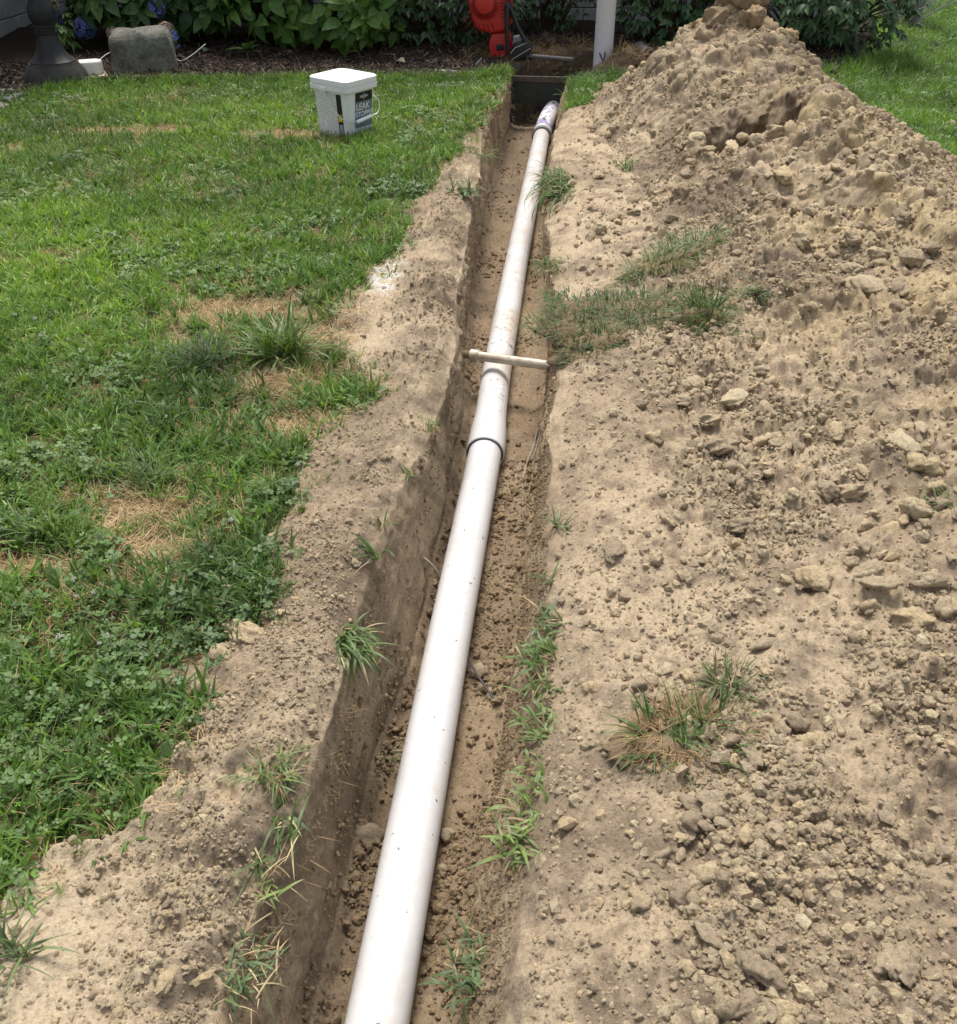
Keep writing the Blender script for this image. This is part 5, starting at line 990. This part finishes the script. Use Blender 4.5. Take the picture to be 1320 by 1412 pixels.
# black lamp post
t = empty('lamp_post', (-3.79, 7.10, -0.02)); tag(t, 'black turned post with flared base at the lawn corner', 'post'); M['iron'] = plain('black_iron', (0.020, 0.020, 0.022), 0.55, 0.35, 14, 0.2, 0.35); M['iron_dusty'] = plain('dusty_iron', (0.036, 0.033, 0.031), 0.75, 0.4, 12, 0.2)
obj('foot', MB().lathe([(0.228, 0.0), (0.232, 0.03), (0.220, 0.07), (0.205, 0.115), (0.195, 0.125), (0.19, 0.14), (0.178, 0.15), (0.172, 0.166)], 48, 12, 0.03).mesh('foot'), M['iron_dusty'], t)
obj('shaft', MB().lathe([(0.165, 0.160), (0.163, 0.175), (0.125, 0.20), (0.098, 0.24), (0.078, 0.30), (0.068, 0.345), (0.076, 0.352), (0.076, 0.362), (0.063, 0.368), (0.063, 0.39), (0.074, 0.395), (0.072, 0.405), (0.088, 0.43), (0.097, 0.465), (0.093, 0.51), (0.078, 0.55), (0.066, 0.572), (0.074, 0.578), (0.074, 0.59), (0.062, 0.60), (0.058, 0.8), (0.052, 1.7), (0.075, 1.72), (0.075, 1.75), (0.02, 1.80)], 40, 10, 0.05).mesh('shaft'), M['iron'], t)
# rounded stone
def stone():
    b = MB().box((0, 0, 0), (0.47, 0.36, 0.36)); me = b.mesh('garden_stone', True, 0.10, 5); bm = bmesh.new(); bm.from_mesh(me); bmesh.ops.subdivide_edges(bm, edges=bm.edges, cuts=3, use_grid_fill=True)
    V = np.array([v.co for v in bm.verts]); N = V / np.linalg.norm(V, axis=1)[:, None]; q = 0.05 * fbm(V[:, 0] + V[:, 2] * .6, V[:, 1] - V[:, 2] * .5, 0.2, 4, 71) - 0.02 * sstep(0.02, 0.0, np.abs(V[:, 0] * .8 + V[:, 1] * .3 - 0.03)) * (V[:, 2] > .1)
    V = V + N * q[:, None]; V[:, 0] *= 1 - 0.18 * (V[:, 2] + .18)
    for v, p_ in zip(bm.verts, V): v.co = p_
    for f in bm.faces: f.smooth = True
    bm.to_mesh(me); bm.free(); n = NT('weathered_stone'); c = n.mix(n.ramp(n.noise(9, 5, .7), [(0.35, 0.0), (0.65, 1.0)]), (0.22, 0.215, 0.185), (0.085, 0.085, 0.07)); c = n.mix(n.ramp(n.noise(60, 3, .7), [(0.5, 0.0), (0.8, 0.7)]), c, (0.36, 0.35, 0.31))
    o = obj('garden_stone', me, n.fin(c, 0.95, n.bump(n.noise(55, 5, .75), 0.8, 0.02), 0.1)); o.location = (-3.33, 7.58, 0.11); o.rotation_euler = (0.03, 0.0, 0.35); return tag(o, 'squat rounded weathered grey stone between lawn and hydrangea', 'stone')
stone()
# white spotlight block and its wire
t = empty('garden_light', (-3.60, 7.25, 0.04), 0.5); t.scale = (1.2, 1.2, 1.1); tag(t, 'small white block-shaped fixture beside the stone', 'garden light'); M['wht'] = plain('cream_plastic', (0.72, 0.70, 0.62), 0.5, 0.12, 30)
obj('housing', MB().prism([(-.07, -.05), (.05, -.055), (.08, .01), (.05, .06), (-.06, .055)], 0.0, 0.085).mesh('housing', True, 0.014, 3), M['wht'], t); obj('base', MB().box((-.02, -.02, -.012), (.22, .15, .03)).mesh('base', True, .006, 2), plain('tan_slab', (0.42, 0.36, 0.26), .85, .3), t)
cable('wire', [(-3.58, 7.30, 0.10), (-3.50, 7.45, 0.16), (-3.42, 7.72, 0.12), (-3.2, 7.85, 0.05), (-3.06, 7.66, 0.07), (-2.98, 7.70, 0.11), (-2.90, 7.78, 0.17)], 0.0035, M['white_cable'], 'thin white wire looping behind the stone', 'wire')
for k, (px, py, lb, w_, h_) in enumerate([(6, 138, 'grey paving stone at the left edge between lawn and bed', 0.24, 0.18), (-6, 156, 'lower tan paving stone cut by the left edge of the picture', 0.2, 0.14)]):
    p = un(px, py, 0); b = MB().prism([(-w_, -h_), (w_ * .7, -h_ * 1.05), (w_, 0), (w_ * .6, h_), (-w_ * .8, h_ * .9)], -0.04, 0.035); o = obj('paving_stone', b.mesh('paving_stone', True, 0.012, 2), plain('paver%d' % k, ((0.15, 0.16, 0.145), (0.25, 0.21, 0.18))[k], 0.9, 0.25, 15, 0.4)); o.location = (p[0] - 0.12, p[1], 0.0); o.rotation_euler = (0, 0, 0.4 + k); tag(o, lb, 'paving stone')
# ------------------------------------------------------------------ bucket
def rrect(w_, d_, r_, n=6):
    out = []
    for (sx, sy, a0) in ((1, 1, 0), (-1, 1, 90), (-1, -1, 180), (1, -1, 270)):
        for i in range(n + 1): a = R(a0 + 90 * i / n); out.append((sx * (w_ / 2 - r_) + r_ * math.cos(a), sy * (d_ / 2 - r_) + r_ * math.sin(a)))
    return out
def loft(secs, cap=True):
    b = MB(); n = len(secs[0][0]); v = [(x, y, z) for poly, z in secs for x, y in poly]; f = [(i * n + k, i * n + (k + 1) % n, (i + 1) * n + (k + 1) % n, (i + 1) * n + k) for i in range(len(secs) - 1) for k in range(n)]
    if cap: f += [tuple(range(n))[::-1], tuple(range((len(secs) - 1) * n, len(secs) * n))]
    return b.add(v, f)
def bucket():
    C0 = Vector((-1.405, 5.90, 0.0)); rz = R(-29)           # local -Y face looks at the camera's left, +X face carries the name
    t = empty('plastic_bucket', C0, rz); t.rotation_euler = (0.0, 0.02, rz); tag(t, 'square white lidded bucket of leak stopper standing on the lawn', 'bucket')
    nb_ = NT('bucket_plastic'); M['bkt'] = nb_.fin(nb_.mix(nb_.math('MULTIPLY', nb_.ramp(nb_.noise(18, 5, 0.75), [(0.55, 0.0), (0.8, 0.6)]), 0.45), (0.76, 0.77, 0.785), (0.42, 0.38, 0.31)), 0.42); W0, W1, HB = 0.225, 0.262, 0.262
    obj('body', loft([(rrect(W0, W0, .03), 0.0), (rrect(W1, W1, .034), HB)]).mesh('body'), M['bkt'], t)
    lid = obj('lid', loft([(rrect(W1 + .012, W1 + .012, .036), HB - .004), (rrect(W1 + .034, W1 + .034, .04), HB - .002), (rrect(W1 + .036, W1 + .036, .04), HB + .020), (rrect(W1 + .022, W1 + .022, .04), HB + .022), (rrect(W1 + .020, W1 + .020, .04), HB + .028), (rrect(W1 + .034, W1 + .034, .04), HB + .030), (rrect(W1 + .034, W1 + .034, .04), HB + .056), (rrect(W1 + .022, W1 + .022, .04), HB + .062), (rrect(W1 - .03, W1 - .03, .03), HB + .064), (rrect(W1 - .04, W1 - .04, .03), HB + .056)]).mesh('lid'), M['bkt'], t)
    obj('raised_panel', loft([(rrect(.13, .13, .02), HB + .055), (rrect(.12, .12, .02), HB + .062)]).mesh('raised_panel'), M['bkt'], lid)
    sl_ = (W1 - W0) / 2 / HB; tl = math.atan(sl_)
    def face(which, u0, u1, z0, z1, off, mat, name, parent=t):
        """a printed patch lying on a side of the bucket"""
        def pt(u, z): r_ = W0 / 2 + sl_ * z + off; return (u, -r_, z) if which == 'front' else (r_, u, z)
        m = MB(); q = [pt(u0, z0), pt(u1, z0), pt(u1, z1), pt(u0, z1)]; m.add(q, [(0, 1, 2, 3)]); return obj(name, m.mesh(name, False), mat, parent)
    n = NT('fine_print'); w_ = n.t.nodes.new('ShaderNodeTexWave'); w_.wave_type = 'BANDS'; w_.bands_direction = 'Z'; w_.inputs['Scale'].default_value = 30; n.t.links.new(n.tc.outputs['Object'], w_.inputs['Vector'])
    sc_ = n.t.nodes.new('ShaderNodeMapping'); sc_.inputs['Scale'].default_value = (1.0, 1.0, 0.25); n.t.links.new(n.tc.outputs['Object'], sc_.inputs[0])
    pr = n.math('MULTIPLY', n.ramp(w_.outputs['Fac'], [(0.45, 0.0), (0.6, 1.0)]), n.ramp(n.noise(140, 1, .5, sc_.outputs[0]), [(0.34, 0.0), (0.4, 1.0)])); fine = n.fin(n.mix(n.math('MULTIPLY', pr, 0.55), (0.78, 0.785, 0.79), (0.14, 0.145, 0.15)), 0.45)
    blk = plain('label_black', (0.015, 0.015, 0.017), 0.4); yel = plain('label_yellow', (0.75, 0.55, 0.03), 0.45); slate = plain('label_slate', (0.16, 0.20, 0.25), 0.45); lgr = plain('label_grey', (0.33, 0.35, 0.37), 0.45); pale = plain('label_pale', (0.60, 0.66, 0.72), 0.45); wh = plain('label_white', (0.85, 0.85, 0.85), 0.45)
    face('front', -0.108, 0.045, .012, .245, .0012, fine, 'text_panel')
    st = face('front', 0.050, 0.088, .008, .245, .0014, blk, 'black_strip'); face('front', 0.055, 0.083, .095, .135, .0020, yel, 'warning_square', st); face('front', 0.057, 0.084, .022, .078, .0020, lgr, 'photo_square', st); face('front', 0.062, 0.078, .120, .132, .0026, blk, 'warning_sign', st)
    lb = face('right', -0.052, 0.098, .195, .247, .0012, blk, 'brand_panel'); l2 = face('right', -0.052, 0.098, .050, .1945, .0012, slate, 'name_panel'); l3 = face('right', -0.052, 0.098, .012, .0495, .0012, pale, 'lower_panel')
    m = MB()
    def on(u, z, off): r_ = W0 / 2 + sl_ * z + off; return (r_, u, z)
    q = [on(-.005, .222, .002), on(.023, .240, .002), on(.051, .222, .002), on(.023, .204, .002), on(.001, .222, .002), on(.023, .236, .002), on(.045, .222, .002), on(.023, .208, .002)]
    m.add(q, [(0, 1, 5, 4), (1, 2, 6, 5), (2, 3, 7, 6), (3, 0, 4, 7)]); m.add([on(-.012, .216, .0026), on(.058, .216, .0026), on(.058, .228, .0026), on(-.012, .228, .0026)], [(0, 1, 2, 3)]); obj('diamond_emblem', m.mesh('diamond_emblem', False), lgr, lb)
    def text(body, size, u, z, mat, parent, name):
        cu = bpy.data.curves.new(name, 'FONT'); cu.body = body; cu.size = size; cu.extrude = 0.0004; tmp = bpy.data.objects.new('tmp', cu); COL.objects.link(tmp); dg = bpy.context.evaluated_depsgraph_get(); me = bpy.data.meshes.new_from_object(tmp.evaluated_get(dg)); bpy.data.objects.remove(tmp)
        me.name = name; r_ = W0 / 2 + sl_ * z + .0025; me.materials.clear(); mt = Matrix.Translation((r_, u, z)) @ Matrix.Rotation(R(90), 4, 'Z') @ Matrix.Rotation(R(90) + tl, 4, 'X'); me.transform(mt); return obj(name, me, mat, parent)
    text('LEAK', 0.052, -0.046, .150, wh, l2, 'lettering'); text('STOPPER', 0.040, -0.048, .112, wh, l2, 'lettering'); text('RUBBERIZED', 0.017, -0.045, .070, lgr, l2, 'lettering')
    b = MB(); 
    for k in range(9): u = -0.045 + 0.015 * k; b.tube([on(u, .015, .0025), on(u + .008, .03 + .01 * (k % 3), .0025)], .0015, 5)
    obj('picture_marks', b.mesh('picture_marks'), slate, l3)
    # wire handle hanging in front
    zb = HB + 0.004; P0 = Vector((-0.03, -(W1 / 2 + .020), zb)); P3 = Vector((W1 / 2 + .020, 0.115, zb - .03)); 
    path = [Vector((-0.03, -.152, zb - .004)), Vector((0.01, -.153, .215)), Vector((0.06, -.152, .155)), Vector((0.105, -.145, .118)), Vector((0.142, -.11, .100)), Vector((0.150, -.06, .098))]
    path2 = [Vector((0.150, .055, .108)), Vector((0.153, .10, .112)), Vector((0.150, .135, .130)), Vector((0.135, .152, .175)), Vector((0.03, .155, .235)), Vector((-0.03, .153, zb - .004))]
    h = obj('wire_handle', MB().tube(path, .0028, 8).tube(path2, .0028, 8).mesh('wire_handle'), plain('handle_wire', (0.62, 0.63, 0.64), 0.35, metal=0.6), t); obj('grip', MB().tube([(0.150, -.068, .097), (0.150, -.066, .097), (0.150, .058, .108), (0.150, .06, .108)], [.008, .011, .011, .008], 14).mesh('grip'), M['bkt'], h)
    for sgn in (-1, 1): obj('handle_lug', MB().box((-0.03, sgn * .147, zb), (.05, .014, .024)).mesh('handle_lug', True, .005, 2), M['bkt'], t)
bucket()
# ------------------------------------------------------------------ red machine
def machine():
    t = empty('garden_machine', (-0.62, 8.34, 0.02), R(4)); tag(t, 'red plastic power machine with black handle standing in the mulch', 'machine')
    red = plain('red_plastic', (0.52, 0.022, 0.018), 0.38, 0.15, 10, 0, 0.5); dred = plain('dark_red', (0.16, 0.008, 0.008), 0.5); blk = M['black']; gry = plain('grey_panel', (0.15, 0.16, 0.18), 0.45); wh = plain('pinstripe', (0.55, 0.55, 0.53), 0.5)
    TL = Matrix.Translation((0, 0, 0)) @ Matrix.Rotation(R(-14), 4, 'Y')
    def put(b, name, mat, parent=t, bev=0.0, seg=3):
        b.v = [tuple(TL @ Vector(p)) for p in b.v]; return obj(name, b.mesh(name, True, bev, seg), mat, parent)
    def xz(poly, y0, y1):                     # outline in the x-z plane pulled through y
        n = len(poly); b = MB(); b.add([(x, y0, z) for x, z in poly] + [(x, y1, z) for x, z in poly], [tuple(range(n)), tuple(range(n, 2 * n))[::-1]] + [(i, n + i, n + (i + 1) % n, (i + 1) % n) for i in range(n)]); return b
    lower = put(xz([(-.135, .01), (.045, -.005), (.055, .19), (-.085, .215), (-.125, .15)], -.10, .12), 'lower_housing', red, t, .016)
    put(xz([(-.075, .085), (-.015, .080), (-.012, .125), (-.072, .130)], -.104, -.098), 'switch_plate', blk, lower, .003, 2)
    upper = put(xz([(-.21, .335), (-.19, .27), (-.09, .215), (.02, .20), (.095, .26), (.13, .42), (.12, .56), (.02, .64), (-.13, .62), (-.21, .52)], -.12, .14), 'upper_housing', red, t, .03, 4)
    # round fan cover with concentric ribs
    fan = MB(); cx, cz = -.085, .44; prof = [(.115, 0), (.115, .02), (.10, .033), (.06, .042), (.0, .045)]
    seg = 40; v = [(cx + r_ * math.cos(6.28318 * k / seg), -.118 - y, cz + r_ * math.sin(6.28318 * k / seg)) for r_, y in prof[:-1] for k in range(seg)] + [(cx, -.163, cz)]
    f = [(i * seg + k, i * seg + (k + 1) % seg, (i + 1) * seg + (k + 1) % seg, (i + 1) * seg + k) for i in range(3) for k in range(seg)] + [(3 * seg + k, 3 * seg + (k + 1) % seg, 4 * seg) for k in range(seg)]
    fan.add(v, f); fc = put(fan, 'fan_cover', red)
    for k in range(26):
        a = R(150 + k * 9.2); b = MB(); ca, sa = math.cos(a), math.sin(a); b.tube([(cx + .074 * ca, -.162, cz + .074 * sa), (cx + .106 * ca, -.150, cz + .106 * sa)], .0042, 5); put(b, 'slot', dred, fc)
    for k in range(8):                         # louvres beside the fan
        z = .30 + .024 * k; b = MB().box((.06 + .004 * k, -.122, z), (.095, .012, .009), Euler((0, R(18), 0))); put(b, 'louvre', dred, upper)
    for k in range(7):
        z = .225 + .0 * k; a = R(205 + k * 12); b = MB().tube([(cx + .15 * math.cos(a), -.121, cz + .15 * math.sin(a)), (cx + .225 * math.cos(a) * .95, -.121, cz + .225 * math.sin(a) * .95)], .004, 5); put(b, 'groove', dred, upper)
    # black handle frame and foot
    b = MB().tube([(.085, -.13, .40), (.075, -.15, .37), (.035, -.16, .20), (.0, -.165, .02), (-.005, -.16, -.01)], [.020, .022, .017, .017, .016], 10); b.tube([(.09, -.13, .40), (.105, -.15, .33), (.125, -.16, .22), (.165, -.165, .10)], [.02, .018, .016, .02], 10); hd2 = put(b, 'handle_frame', blk)
    foot = put(xz([(.005, -.02), (.15, .0), (.205, .045), (.185, .10), (.10, .125), (.04, .075)], -.18, -.05), 'foot_guard', blk, t, .012)
    put(xz([(.055, .105), (.10, .118), (.155, .115), (.13, .155), (.075, .16)], -.165, -.07), 'grey_cover', gry, foot, .008)
    for (q0, q1, q2) in (((.03, .055), (.07, .085), (.17, .10)), ((.03, .01), (.10, .03), (.19, .055))):
        put(MB().tube([(q0[0], -.182, q0[1]), (q1[0], -.182, q1[1]), (q2[0], -.182, q2[1])], .0022, 5), 'pinstripe', wh, foot)
machine()
